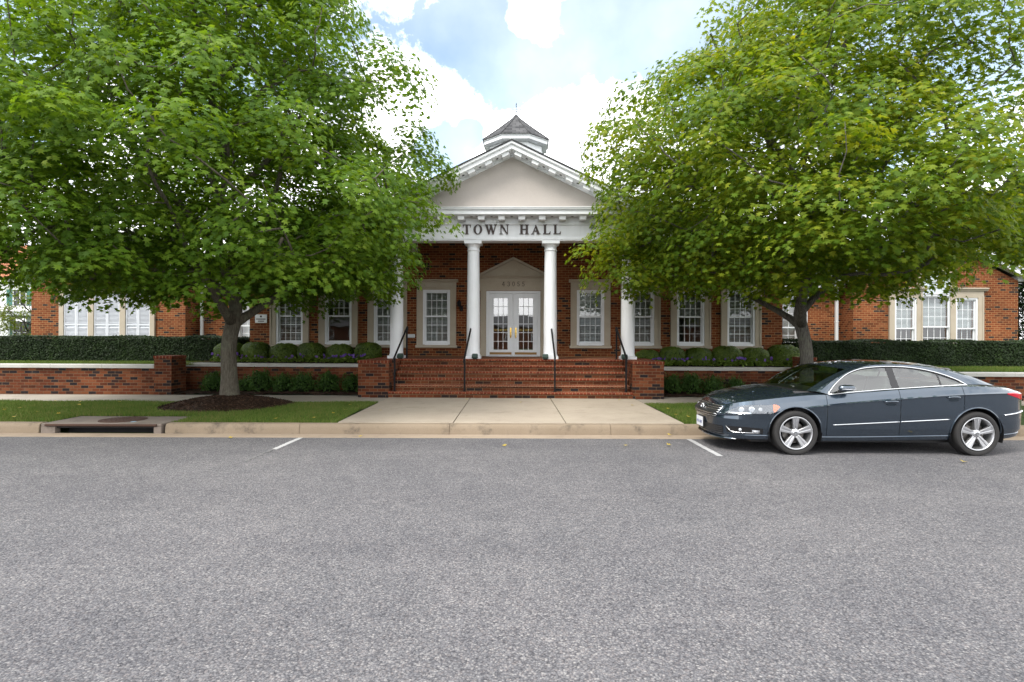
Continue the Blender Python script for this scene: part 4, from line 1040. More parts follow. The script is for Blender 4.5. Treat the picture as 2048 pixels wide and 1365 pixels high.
protos = [shrub('boxwood_shrub', 'x', 'shrub', (0,0,0), .44, .315, 7000, 20+i, boxleaf, (.035,.065), 'clipped boxwoods along the front wall', flat=.1) for i in range(3)]
used = set()
def put(protos, i, p, sc_, rz, label):
    o = protos[i % len(protos)]
    if o.name in used: o = copy_tree(o)
    else: used.add(o.name)
    o.location = p; o.scale = sc_; o.rotation_euler.z = rz; o['label'] = label; return o
r_ = random.Random(8)
BW = [(454,1.05,'half hidden behind the left maple trunk'),(508,1.03,'just right of the left maple trunk, below the wall sign'),(567.5,1.03,'under the window nearest the wall sign'),(622,1.0,'left of the window with the open dark lower sash'),(679.6,1.0,'under the window with the open dark lower sash'),(737,1.03,'nearest the left end of the front steps')]
for i, (u, s, tx) in enumerate(BW):
    x = (u-1027)/1138*17.85; put(protos, i, B(x, 17.85, .97), (s*.98,s*.9,s*(1.0 if i%2 else .94)), r_.uniform(0,6), 'rounded clipped boxwood '+tx)
BW = [(1297,.88,'nearest the right end of the front steps'),(1345.5,1.0,'left of the tall window beside the outer right column'),(1398,1.0,'under the window with a bright reflection'),(1453,1.05,'left of the last window before the brick corner'),(1507,1.02,'under the last window before the brick corner'),(1565,1.12,'widest one, just left of the right maple trunk')]
for i, (u, s, tx) in enumerate(BW):
    x = (u-1027)/1138*17.75; put(protos, i+1, B(x, 17.8, .90), (s,s*.9,s*(.98 if i%2 else .93)), r_.uniform(0,6), 'rounded clipped boxwood '+tx)
protos = [shrub('azalea_shrub', 'x', 'shrub', (0,0,0), .34, .33, 1700, 40+i, shrubleaf, (.045,.09), 'low loose shrubs at the foot of the brick walls', lump=.30, loose=.95) for i in range(3)]
AZ = [(424,.95,'left of the left maple trunk, against the shaded wall'),(486,.7,'immediately right of the left maple trunk'),(518,1.05,'second to the right of the left maple trunk'),(565,.9,'under the shaded wall, third right of the left maple trunk'),(606,.95,'under the shaded wall, midway from the trunk to the steps'),(657,1.0,'under the shaded wall, second from the left stair wall'),(706,.9,'tucked against the left stair wall')]
for i, (u, s, tx) in enumerate(AZ):
    x = (u-1027)/1138*16.4; put(protos, i, B(x, 16.42, .13), (s*.9,s*.8,s*.82), r_.uniform(0,6), 'low dark leafy shrub '+tx)
AZ = [(1346,1.05,'beside the right stair wall'),(1386,1.15,'second from the right stair wall'),(1430,1.0,'above the hood of the car'),(1475,.95,'by the windshield base of the car')]
for i, (u, s, tx) in enumerate(AZ):
    x = (u-1027)/1138*16.3; put(protos, i+1, B(x, 16.35, .13), (s*.72,s*.7,s*.74), r_.uniform(0,6), 'low dark leafy shrub '+tx)
# flowers in the upper beds
petal = leafmat('violet_petal', [(0,(.10,.05,.28)),(.5,(.17,.09,.42)),(1,(.36,.26,.60))], .3, clump=6)
fleaf = leafmat('flower_leaf', [(0,(.06,.11,.016)),(.5,(.12,.19,.03)),(1,(.24,.30,.09))], .25, clump=5)
def flower(seed, nb):
    r = np.random.default_rng(seed); t = thing('flower_plant', 'x', 'flower')
    k = 60; a = r.uniform(0,2*PI,k); q = np.sqrt(r.random(k))*.17; pos = np.stack([np.cos(a)*q,np.sin(a)*q,.02+r.random(k)*.13],1)
    V,F = leafcloud(pos, np.array([0,0,1.])+rand_unit(r,k)*.8, np.stack([np.cos(a),np.sin(a),0*a],1)+r.normal(size=(k,3))*.3, r.uniform(.05,.10,k), OV); raw('leaves', V, F, fleaf, t)
    PO = [(0,.9),(.35,.8),(.5,.45),(.35,.05),(0,0),(-.35,.05),(-.5,.45),(-.35,.8)]
    if nb:
        a = r.uniform(0,2*PI,nb); q = np.sqrt(r.random(nb))*.15; pos = np.stack([np.cos(a)*q,np.sin(a)*q,.15+r.random(nb)*.07],1)
        pos = np.repeat(pos,3,0)+r.normal(size=(nb*3,3))*.008
        V,F = leafcloud(pos, np.array([0,-.9,.6])+rand_unit(r,nb*3)*.6, rand_unit(r,nb*3), r.uniform(.045,.07,nb*3), PO); raw('blossoms', V, F, petal, t)
    return t
protos = [flower(60,4), flower(61,2), flower(62,0), flower(63,5)]
for s, x0, x1, n, z, lb in ((-1,-9.2,-4.3,30,.97,'low bedding plant with violet blossoms in front of the left boxwoods'),(1,4.25,8.6,28,.915,'low bedding plant with violet blossoms in front of the right boxwoods')):
    for i in range(n):
        x = x0+(x1-x0)*(i+.5)/n + r_.uniform(-.06,.06); y = 17.34+r_.uniform(-.05,.16); k = r_.choice([0,1,3,2,1])
        o = put(protos, k, B(x,y,z), (r_.uniform(.8,1.25),)*3, r_.uniform(0,6), lb)
        o['group'] = 'bedding flowers left of the steps' if s < 0 else 'bedding flowers right of the steps'
for o in protos:
    if o['label'] == 'x':
        for c in list(o.children): bpy.data.objects.remove(c)
        bpy.data.objects.remove(o)
# fallen leaves
fl = leafmat('fallen_leaf', [(0,(.22,.10,.03)),(.5,(.42,.32,.05)),(1,(.5,.42,.12))], .2, clump=9)
def fallen(seed):
    r = np.random.default_rng(seed); V,F = leafcloud(np.zeros((1,3)), np.array([[.15,.1,1.]]), rand_unit(r,1)*np.array([1,1,.05]), np.array([.13]), ML, fold=-.25)
    return raw('fallen_leaf', V, F, fl)
fp = [fallen(i) for i in range(3)]
FL = [(1250,893,'yellow fallen leaf on the asphalt right of the entrance path, nearer the middle'),(1337,892,'yellow fallen leaf on the asphalt near the right bay line'),(1928,926,'yellow fallen leaf on the asphalt below the car rear wheel')]
def gp(u, v, z=0): 
    Y = (1.75-z)*1138/(v-.0035*(u-1024)-676); return ((u-1024)/1138*Y, Y, z)
k = 0
for u, v, lb in FL:
    o = fp[0] if k == 0 else fp[k % 3].copy()
    if k > 0: col.objects.link(o)
    k += 1; p = gp(u, v, .0); o.location = (p[0], p[1], .018 - (.018 if p[1] > 9.3 else 0)); o.scale = (.68,)*3; o.rotation_euler.z = r_.uniform(0,6); tag(o, lb, 'leaf', 'fallen leaves')
grp = [('brown or yellow fallen leaf lying in the verge grass left of the storm drain', [(8,822),(30,836),(112,804),(160,812),(42,818),(118,830),(160,806),(240,806),(75,826)]),('fallen leaf lying in the grass between the mulch mound and the entrance path', [(552,840),(630,838),(700,812),(690,822),(666,829)]),('small dry leaf on the pale entrance path', [(934,800),(1042,806),(1240,801),(1265,812),(760,822)]),('fallen leaf on the grass in front of the car', [(1336,820),(1352,832),(1378,836)]),('dry brown leaf lying in the gutter', [(723,874),(1302,867),(1340,871),(460,877),(1010,893)])]
for lb, pts in grp:
    for u, v in pts:
        o = fp[k % 3].copy(); col.objects.link(o); k += 1
        gut = 'gutter' in lb; z = -.015 if gut else .16
        p = gp(u, v, z); o.location = (p[0], p[1], z + (.025 if 'grass' in lb else .012)); o.scale = (.66,)*3; o.rotation_euler.z = r_.uniform(0,6); tag(o, lb, 'leaf', 'fallen leaves')
for o in fp[1:]: bpy.data.objects.remove(o)

# ------------------------------------------------------------------ beyond the hall
t = thing('white_house', 'white clapboard house with green shutters and porch beyond the left end of the hall', 'house', (-42.5,46,.9))
t_ = NT('clapboard'); zz = t_.n('SeparateXYZ', {0: t_.coord()}).outputs[2]; fr_ = t_.math('FRACT', t_.math('MULTIPLY', zz, 6.0))
clap = t_.pbr(t_.mix(t_.ramp(fr_, [(0,(1,1,1)),(.12,(0,0,0))]), (.74,.76,.76), (.40,.42,.42)), .7)
m = MB(); m.wall(-6,6,0,5.6,0,.2,[(2.2,3.2,2.9,4.6),(-1.5,-.5,2.9,4.6),(2.2,3.2,.3,2.3),(3.9,4.8,0,2.2)]); m.box(-6,-5.8,.2,9,0,5.6); m.box(5.8,6,.2,9,0,5.6); m.build('wall', clap, t)
m = MB(); m.prism_x([(-.5,5.55),(-.5,5.62),(4.5,8.9),(9.5,5.62),(9.5,5.55),(4.5,8.7)], -6.4, 6.4); m.build('roof', stone('terracotta_roof', (.40,.16,.08), (.30,.12,.07)), t)
gs = plain('green_shutter', (.03,.12,.10), .6)
for x, z in ((2.7,2.9),(-1,2.9),(2.7,.3)):
    m = MB(); m.box(x-.55,x+.55,-.04,.05,z-.05,z+.03); m.box(x-.55,x-.5,-.04,.05,z+.03,z+1.75); m.box(x+.5,x+.55,-.04,.05,z+.03,z+1.75); m.box(x-.5,x+.5,-.03,.05,z+.82,z+.88); m.box(x-.02,x+.02,-.025,.05,z+.03,z+1.7); wn = m.build('window', M['white2'], t)
    m = MB(); m.add([(x-.5,.06,z),(x+.5,.06,z),(x+.5,.06,z+1.7),(x-.5,.06,z+1.7)], [(0,1,2,3)]); m.build('pane', plain('dark_pane', (.03,.035,.04), .1), wn)
    for s in (-1,1): 
        m = MB(); m.box(x+s*.82-.24,x+s*.82+.24,-.04,-.002,z,z+1.72); m.build('shutter', gs, t)
m = MB(); m.box(3.9,4.8,.05,.1,0,2.2); m.build('door', gs, t)
m = MB(); m.box(1.2,6.2,-2.2,-.01,2.45,2.75); m.prism_x([(-2.4,2.751),(-.01,2.751),(-.01,3.3)], 1.0, 6.4)
for x in (1.4,3.5,6.0): m.box(x-.09,x+.09,-2.1,-1.92,0,2.45)
m.build('porch', M['white2'], t)
small = leafmat('young_tree_leaf', [(.05,(.05,.08,.015)),(.5,(.10,.14,.02)),(1,(.20,.20,.03))], .4)
make_tree('young_tree', 'small light green young tree in front of the white house', (-25.2, 29.5, .9), .06, 1.0, [(.9,.9),(1.6,1.5),(2.4,1.5),(3.4,.9),(4.0,.2)], lambda z: (0,0), 5, M['bark2'], small, M_=60, per=50, spray=.4, lsz=(.07,.11), limbs=6)
shrub('garden_shrub', 'dark rounded shrub at the left edge below the white house', 'shrub', (-26.9, 28.0, .9), 1.15, 1.2, 5000, 71, shrubleaf, (.07,.13), None, lump=.12, loose=.3)
def conifer(p, h, rb, seed, label):
    r = np.random.default_rng(seed); k = 34000; f = r.random(k)**.75; a = r.uniform(0,2*PI,k); q = rb*(1-f)**.8*np.sqrt(r.random(k))*(1+.15*np.sin(f*40)); 
    pos = np.stack([np.cos(a)*q, np.sin(a)*q, .2+f*h - .18*q], 1); out = np.stack([np.cos(a),np.sin(a),-.3+0*a],1)
    V,F = leafcloud(pos, np.array([0,0,1.])+rand_unit(r,k)*.6, out+rand_unit(r,k)*.5, r.uniform(.12,.24,k), [(0,1),(.14,.5),(.1,0),(-.1,0),(-.14,.5)])
    t = thing('conifer', label, 'tree', p); raw('crown', V, F, leafmat('conifer_needle', [(0,(.010,.020,.010)),(.6,(.018,.034,.014)),(1,(.035,.055,.02))], .1), t)
    m = MB(); m.tube([(0,0,-.1),(0,0,h*.5),(0,0,h*.97)], [.16,.1,.015], 8); m.build('trunk', M['bark'], t, smooth='all')
conifer((20.6,23.3,.85), 7.5, 2.0, 81, 'dark evergreen standing beyond the right end of the hall')

# the far side of the street, which the door panes and the car paint mirror
t = thing('brick_row', 'long low brick building with a grey roof on the far side of the street', 'building', (0,-48,0))
hs = [(-40+4*i, -38.6+4*i, 1.0, 2.7) for i in range(20)]
m = MB(); m.wall(-44,44,-.1,3.4,-.3,.3,hs); m.box(-44,44,-10,-.301,-.1,3.4); m.build('wall', M['brick2'], t)
m = MB(); m.prism_x([(.6,3.4),(-5,5.2),(-10.6,3.4)], -45, 45); m.build('roof', M['shingle'], t)
for h in hs:
    m = MB(); m.box(h[0],h[0]+.1,-.2,-.05,h[2],h[3]); m.box(h[1]-.1,h[1],-.2,-.05,h[2],h[3]); m.box(h[0]+.1,h[1]-.1,-.2,-.05,h[3]-.1,h[3]); m.box(h[0]+.1,h[1]-.1,-.2,-.05,h[2],h[2]+.1); m.box(h[0]+.1,h[1]-.1,-.19,-.06,1.82,1.90); m.build('window', M['white2'], t)
# ------------------------------------------------------------------ parked car (local: x backwards from the front axle, y toward the street = -, z up)
def crv(pts):
    a = np.array(pts, float); d_ = np.r_[0, np.cumsum(np.linalg.norm(np.diff(a,axis=0),axis=1))]
    m = np.gradient(a, d_, axis=0)
    def f(t):
        t = np.atleast_1d(t)*d_[-1]; i = np.clip(np.searchsorted(d_, t)-1, 0, len(a)-2); h = (d_[i+1]-d_[i]); s = ((t-d_[i])/h)[:,None]; h = h[:,None]
        return (2*s**3-3*s**2+1)*a[i]+(s**3-2*s**2+s)*h*m[i]+(-2*s**3+3*s**2)*a[i+1]+(s**3-s**2)*h*m[i+1]
    return f
def sm(xs, ys):
    """smooth monotone-ish interpolation of scalar samples"""
    xs, ys = np.array(xs,float), np.array(ys,float); m = np.gradient(ys, xs)
    def f(x):
        x = np.clip(x, xs[0], xs[-1]); i = np.clip(np.searchsorted(xs, x)-1, 0, len(xs)-2); h = xs[i+1]-xs[i]; s = (x-xs[i])/h
        return (2*s**3-3*s**2+1)*ys[i]+(s**3-2*s**2+s)*h*m[i]+(-2*s**3+3*s**2)*ys[i+1]+(s**3-s**2)*h*m[i+1]
    return f
NX, RX = -1.17, 3.715
plan = crv([(NX,0),(NX+.010,.18),(NX+.038,.36),(NX+.10,.54),(NX+.19,.67),(NX+.31,.765),(NX+.50,.84),(-.40,.888),(0,.912),(.6,.922),(1.3,.925),(2.1,.924),(2.7,.918),(3.0,.90),(3.22,.868),(3.43,.80),(3.57,.69),(3.655,.52),(3.70,.28),(RX,0)])
tt = np.linspace(0,1,3000); pxy = plan(tt)
zsh = sm([-1.2,-1.08,-.9,-.41,0,.30,.52,1.58,2.55,3.0,3.3,3.55,3.7],[.690,.712,.765,.845,.893,.917,.921,1.002,1.055,1.045,1.012,.985,.975])
zch = sm([-1.2,-.9,-.34,.45,1.54,2.55,3.13,3.7],[.58,.60,.655,.755,.858,.930,.948,.93])
zbot = sm([-1.2,-.8,-.5,.4,2.3,3.2,3.7],[.185,.20,.205,.195,.225,.24,.27])
AX = (0.0, 2.711); AR = .395; AZ_ = .335
def nosef(x): return max(0, min(1, (x-NX)/.55)), max(0, min(1, (RX-x)/.5))
def section(x):
    """list of (z, inset) bottom to top; inset is distance inside the plan outline"""
    zb, zc, zs_ = zbot(x), zch(x), zsh(x); fn, fr = nosef(x)
    nz = 1-fn; rz_ = 1-fr
    return [(zb, .110+.05*nz), (zb+.02, .075+.02*nz), (zb+.075, .052+.02*nz), (zb+.085, .056+.006*nz), (.40, .034+.010*nz-.01*rz_), (.52, .022), (.62, .014+.004*nz), (zc-.03, .005+.015*nz+.02*rz_), (zc-.004, .001+.025*nz+.03*rz_), (zc+.012, .017+.035*nz+.035*rz_), (zc+.55*(zs_-zc), .036+.06*nz+.05*rz_), (zs_-.012, .064+.07*nz+.06*rz_), (zs_, .085+.08*nz+.075*rz_)]
def inset_at(x, z):
    s = section(x); return float(np.interp(z, [a for a,_ in s], [b for _,b in s]))
def outp(t, ins, z):
    p = plan(t)[0]; q = plan(min(1,t+.002))[0]-plan(max(0,t-.002))[0]; q /= np.linalg.norm(q)
    n = np.array([-q[1], q[0]])          # outward (toward +y half)
    n = n if (n @ np.array([0,1])) >= 0 or p[0] < 0 else -n
    return np.array([p[0]-n[0]*ins, max(0,p[1]-n[1]*ins) if t > 0 and t < 1 else 0.0, z])
def t_of_x(x): return float(tt[np.argmin(np.abs(pxy[:,0]-x))])
def S(x, z, off=0.0):
    """point on the body side (positive half) at x, z, pushed out by off"""
    return outp(t_of_x(x), inset_at(x, z)-off, z)
car = thing('parked_car', 'dark slate blue four door saloon parked at the kerb, facing left', 'car', (4.29, 9.465, -.006), R(-.6))
pt = NT('car_paint'); ob_ = pt.coord(); fl_ = pt.n('TexVoronoi', {'Vector': ob_, 'Scale': 900.0}).outputs['Color']
pp = pt.n('BsdfPrincipled', {'Base Color': pt.mix(.35, (.050,.072,.100), pt.mix(.5, fl_, (.06,.09,.12)), 'MIX') if False else (.040,.061,.088), 'Metallic': .8, 'Roughness': .26, 'Coat Weight': 1.0, 'Coat Roughness': .015, 'Coat IOR': 1.7})
pt.t.links.new(pp.outputs[0], pt.out.inputs[0]); paint = pt.mat
chrome = plain('chrome', (.85,.86,.88), .12, 1.0); alloy = plain('alloy', (.62,.63,.65), .28, .9); rubber = plain('tyre_rubber', (.018,.017,.017), .75)
blackp = plain('black_trim', (.012,.012,.013), .35); gloss = plain('gloss_black', (.010,.010,.012), .08); cabin = plain('cabin_trim', (.05,.05,.052), .8); seatm = plain('seat_leather', (.10,.10,.10), .6)
amber = plain('amber_lens', (.62,.17,.08), .15); redl = plain('red_lens', (.45,.01,.025), .08); whitel = plain('lamp_reflector', (.80,.83,.88), .12, .6); platem = plain('plate_white', (.70,.72,.76), .4); plateb = plain('plate_blue', (.05,.07,.22), .4)
cglass = glassmat('car_glass', (.62,.70,.66), 1.1, .09); lensg = glassmat('headlight_lens', (.93,.95,.97), 1.0, .03); disc = plain('brake_disc', (.18,.17,.16), .4, .9)
# columns along the perimeter
SEAM = (.468, 1.556, 2.505)
xs = list(np.linspace(-1.0, 3.5, 100))
for a in AX: xs += [a+s*AR*math.cos(w) for w in np.linspace(0, PI/2, 16) for s in (-1,1)] + [a-AR-.002, a+AR+.002]
for s_ in SEAM: xs += [s_-.0035, s_+.0035]
xs = sorted(set(round(x,4) for x in xs)); xs = [x for i,x in enumerate(xs) if i == 0 or x-xs[i-1] > .0012]
ts = list(np.linspace(0, t_of_x(-1.0), 26)[:-1]) + [float(np.interp(x, pxy[200:2800,0], tt[200:2800])) for x in xs] + list(np.linspace(t_of_x(3.5), 1, 22)[1:])
def arch(x):
    z = -1
    for a in AX:
        if abs(x-a) < AR: z = AZ_+math.sqrt(AR*AR-(x-a)**2)
    return z
cols = []
for t_ in ts:
    x = float(plan(t_)[0][0]); s = section(x); za = arch(x); colp = []
    for k, (z, ins) in enumerate(s):
        zz = max(z, za+.0015*k) if za > 0 else z
        colp.append(outp(t_, inset_at(x, zz), zz))
    cols.append((x, colp))
nr = len(cols[0][1]); body = MB(); DR = 3               # doors start at row DR
doors = {(s, d_): MB() for s in (-1,1) for d_ in (0,1)}
for i in range(len(cols)-1):
    (xa, A), (xb, Bc) = cols[i], cols[i+1]; xm = (xa+xb)/2
    if any(abs(xm-s_) < .0036 and xb-xa < .0075 for s_ in SEAM): dk = -1
    elif SEAM[0] < xm < SEAM[1]: dk = 0
    elif SEAM[1] < xm < SEAM[2]: dk = 1
    else: dk = None
    for s in (-1,1):
        for k in range(nr-1):
            q = [A[k], Bc[k], Bc[k+1], A[k+1]]; vs = [(p[0], s*p[1], p[2]) for p in q]
            if dk == -1 and k >= DR: body.add([(p[0], s*(p[1]-.012), p[2]) for p in q], [(0,1,2,3)], 1)
            elif dk is not None and k >= DR: doors[(s,dk)].add(vs, [(0,1,2,3)])
            else: body.add(vs, [(0,1,2,3)])
# hood and boot lid: from the shoulder to the centreline
zhood = sm([-1.2,-1.12,-1.05,-.85,-.63,-.35,-.10,.2,.6],[.68,.712,.755,.845,.905,.958,.992,.995,.985])
zdeck = sm([2.4,3.0,3.33,3.5,3.6,3.7],[1.05,1.06,1.055,1.032,1.015,.98])
def xws(y): return -.05+.35*(abs(y)/.74)**2.2
def xbl(y): return 3.33-.21*(abs(y)/.67)**2
for lo, hi, zc_, front in ((-9, .56, zhood, True), (2.56, 9, zdeck, False)):
    idx = [i for i,(x,c) in enumerate(cols) if (x < hi and x > lo)]
    G = []
    for i in idx:
        p = cols[i][1][-1]; row = []
        for j in range(15):
            f = j/14; y = p[1]*(1-f)
            e = 1-(1-f)**2.3
            row.append((p[0], y, p[2]+(max(zc_(p[0]), p[2])-p[2])*e))
        G.append(row)
    for a, b in zip(G, G[1:]):
        for j in range(14):
            q = [a[j], b[j], b[j+1], a[j+1]]; xm = sum(p[0] for p in q)/4; ym = sum(p[1] for p in q)/4
            mi = 1 if (front and xm > xws(ym)-.05 and ym < .76) or (not front and xm < xbl(ym)+.01 and ym < .70) else 0
            for s in (-1,1): body.add([(p[0], s*p[1], p[2]) for p in q], [(0,1,2,3)], mi)
# greenhouse
def yw(z): return .842-(z-.93)*.55
dtop = [(.505,.915),(.545,.965),(.62,1.04),(.72,1.118),(.895,1.225),(1.094,1.292),(1.326,1.322),(1.635,1.330),(1.918,1.312),(2.176,1.264),(2.40,1.192),(2.56,1.118),(2.635,1.066)]
dbot = [(.505,.913),(.944,.957),(1.58,1.003),(2.16,1.039),(2.635,1.064)]
c2 = crv([(x,yw(z),z) for x,z in dtop]); c1 = crv([(x,yw(z)+.004,z) for x,z in dbot])
C3 = [[(.30,.755,.955),(.60,.69,1.115),(.98,.61,1.275)],[(.98,.61,1.275),(1.25,.592,1.343),(1.65,.585,1.366),(2.05,.592,1.354),(2.4,.608,1.302)],[(2.4,.608,1.302),(2.75,.64,1.205),(3.0,.66,1.105),(3.14,.67,1.045)]]
C5 = [[(-.05,0,1.00),(.25,0,1.20),(.62,0,1.338)],[(.62,0,1.338),(.86,0,1.374),(1.33,0,1.405),(1.89,0,1.402),(2.40,0,1.358)],[(2.40,0,1.358),(2.8,0,1.265),(3.1,0,1.15),(3.33,0,1.05)]]
full3 = crv(C3[0]+C3[1][1:]+C3[2][1:]); full5 = crv(C5[0]+C5[1][1:]+C5[2][1:])
def segt(C):
    L = [sum(np.linalg.norm(np.array(a)-np.array(b)) for a,b in zip(s,s[1:])) for s in C]; T = sum(L); return L[0]/T, (L[0]+L[1])/T
def par(C, n): a, b = segt(C); return np.r_[np.linspace(0,a,n[0]+1)[:-1], np.linspace(a,b,n[1]+1)[:-1], np.linspace(b,1,n[2]+1)]
nn = (14,22,14); P3, P5 = full3(par(C3,nn)), full5(par(C5,nn)); K = len(P3)
wsg, blg, roofp = MB(), MB(), MB()
def rowp(i, f, s):
    e = 1-(1-f)**1.9; a, b = P3[i], P5[i]; return (a[0]+(b[0]-a[0])*e, s*a[1]*(1-f), a[2]+(b[2]-a[2])*e)
FR = [0,.035,.07,.12,.2,.3,.42,.56,.7,.85,1]
for i in range(K-1):
    for f0, f1 in zip(FR, FR[1:]):
        for s in (-1,1):
            q = [rowp(i,f0,s), rowp(i+1,f0,s), rowp(i+1,f1,s), rowp(i,f1,s)]
            if i < nn[0]: (wsg if f0 >= .06 and i < nn[0] else body).add(q, [(0,1,2,3)])
            elif i >= nn[0]+nn[1]: (blg if f0 >= .06 else body).add(q, [(0,1,2,3)])
            else: body.add(q, [(0,1,2,3)])
T2 = np.linspace(0,1,K); P2 = c2(T2)
for i in range(K-1):                                    # pillars and roof rail
    for j in range(4):
        for s in (-1,1):
            def bl_(i, f): 
                p = P2[i]*(1-f)+P3[i]*f; bul = .012*math.sin(PI*f); return (p[0], s*(p[1]+bul), p[2]+bul)
            body.add([bl_(i,j/4), bl_(i+1,j/4), bl_(i+1,(j+1)/4), bl_(i,(j+1)/4)], [(0,1,2,3)])
# wheel wells and underside
for a in AX:
    for s in (-1,1):
        vs = []; n = 24
        for k in range(n+1):
            w = -.35+(PI+.70)*k/n; x, z = a+AR*1.0*math.cos(w), AZ_+AR*1.0*math.sin(w); vs += [(x, s*.898, z), (x, s*.55, z)]
        body.add(vs, [(2*k,2*k+2,2*k+3,2*k+1) for k in range(n)] + [[2*k+1 for k in range(n+1)]], 1)
        lip = [S(a+AR*math.cos(w), AZ_+AR*math.sin(w), .004) for w in np.linspace(.02,PI-.02,30)]
        body.tube([(p[0], s*p[1], p[2]) for p in lip], .011, 6)
body.box(-.60,3.0,-.70,.70,.17,.26,1)
bo = body.build('body', [paint, blackp], car, smooth=True)
wsg.build('windscreen', cglass, car, smooth=True); blg.build('rear_window', cglass, car, smooth=True)
# side windows
P1 = c1(T2)
for s in (-1,1):
    for nm, dk, a, b in (('front',0,.53,1.50),('rear',1,1.61,2.245),('quarter',None,2.275,2.64)):
        xs_ = np.linspace(a, b, 26); m = MB(); t1 = np.interp(xs_, P1[:,0], T2); t2 = np.interp(xs_, P2[:,0], T2); L1, L2 = c1(t1), c2(t2)
        for i in range(25):
            for j in range(4):
                f = lambda L1_, L2_, q: (L1_[0]*(1-q)+L2_[0]*q, s*(L1_[1]*(1-q)+L2_[1]*q+.006*math.sin(PI*q)-.012), L1_[2]*(1-q)+L2_[2]*q)
                m.add([f(L1[i],L2[i],j/4), f(L1[i+1],L2[i+1],j/4), f(L1[i+1],L2[i+1],(j+1)/4), f(L1[i],L2[i],(j+1)/4)], [(0,1,2,3)])
        m.build('side_window', cglass, car, smooth='all')
    for a, b in ((1.50,1.61),(2.245,2.275)):
        m = MB(); xs_ = np.linspace(a,b,4); L1, L2 = c1(np.interp(xs_, P1[:,0], T2)), c2(np.interp(xs_, P2[:,0], T2))
        for i in range(3): m.add([(L1[i][0],s*(L1[i][1]-.006),L1[i][2]),(L1[i+1][0],s*(L1[i+1][1]-.006),L1[i+1][2]),(L2[i+1][0],s*(L2[i+1][1]-.006),L2[i+1][2]),(L2[i][0],s*(L2[i][1]-.006),L2[i][2])], [(0,1,2,3)])
        m.build('window_pillar', gloss, car)
    m = MB(); lp = [(p[0], s*(p[1]+.006), p[2]) for p in c2(np.linspace(0,1,50))]; lb = [(p[0], s*(p[1]+.010), p[2]) for p in c1(np.linspace(0,1,30))]
    m.tube(lp, .0105, 6); m.tube(lb, .0115, 6); m.tube([(p[0], s*(abs(p[1])-.012), p[2]-.014) for p in lp[1:-1]], .012, 5, 1)
    m.build('window_trim', [chrome, blackp], car, smooth='all')
# door panels
hx = {0:(1.30,1.52,.800), 1:(2.24,2.44,.870)}; sx_ = {0:(.56,1.545), 1:(1.567,2.30)}
for (s, d_), mb in doors.items():
    do = mb.build('door', paint, car, smooth=True)
    a, b, z = hx[d_]; m = MB()
    pp_ = [S(a+(b-a)*k/8, z+.012+.02*math.sin(PI*k/8)*.5, .022 if 0 < k < 8 else .004) for k in range(9)]
    m.tube([(p[0], s*p[1], p[2]) for p in pp_], [.009]+[.015]*7+[.009], 8)
    m.build('handle', paint, do, smooth='all')
    m = MB(); g_ = []
    for i in range(9):
        for j in range(5):
            u_, v_ = -1+2*i/8, -1+2*j/4; p = S((a+b)/2-.01+u_*.075, z-.030+v_*.030, .0015 - .016*max(0,(1-u_*u_)*(1-v_*v_))); g_.append((p[0], s*p[1], p[2]))
    p0 = S((a+b)/2, z); 
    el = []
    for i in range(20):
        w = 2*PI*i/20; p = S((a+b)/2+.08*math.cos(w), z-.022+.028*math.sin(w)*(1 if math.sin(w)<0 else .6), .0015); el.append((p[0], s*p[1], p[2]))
    m.add(el, [list(range(20))]); m.build('handle_recess', plain('recess_shade', (.03,.042,.055), .35, .6) if 'recess_shade' not in bpy.data.materials else bpy.data.materials['recess_shade'], do)  # flat ellipse in darker body colour, the hollow's shade painted on
    a, b = sx_[d_]; m = MB(); pp_ = [S(x, .459+(x-.554)*.0545, .006) for x in np.linspace(a,b,14)]
    m.tube([(p[0], s*p[1], p[2]) for p in pp_], [.004]+[.0085]*12+[.004 if d_ else .0085], 6); m.build('chrome_strip', chrome, do, smooth='all')
def patch(mb, xa, xb, zlo, zhi, s, off, n=18, m_=5, mi=0):
    """patch lying on the body side between curves zlo(x), zhi(x)"""
    G = [[S(xa+(xb-xa)*i/n, zlo(xa+(xb-xa)*i/n)+(zhi(xa+(xb-xa)*i/n)-zlo(xa+(xb-xa)*i/n))*j/m_, off) for j in range(m_+1)] for i in range(n+1)]
    for i in range(n):
        for j in range(m_): mb.add([(p[0], s*p[1], p[2]) for p in (G[i][j],G[i+1][j],G[i+1][j+1],G[i][j+1])], [(0,1,2,3)], mi)
hl_lo = sm([-.99,-.93,-.70,-.42,-.28,-.235],[.600,.600,.604,.622,.672,.722]); hl_hi = sm([-.99,-.93,-.80,-.6,-.4,-.26,-.235],[.612,.655,.720,.745,.752,.746,.730])
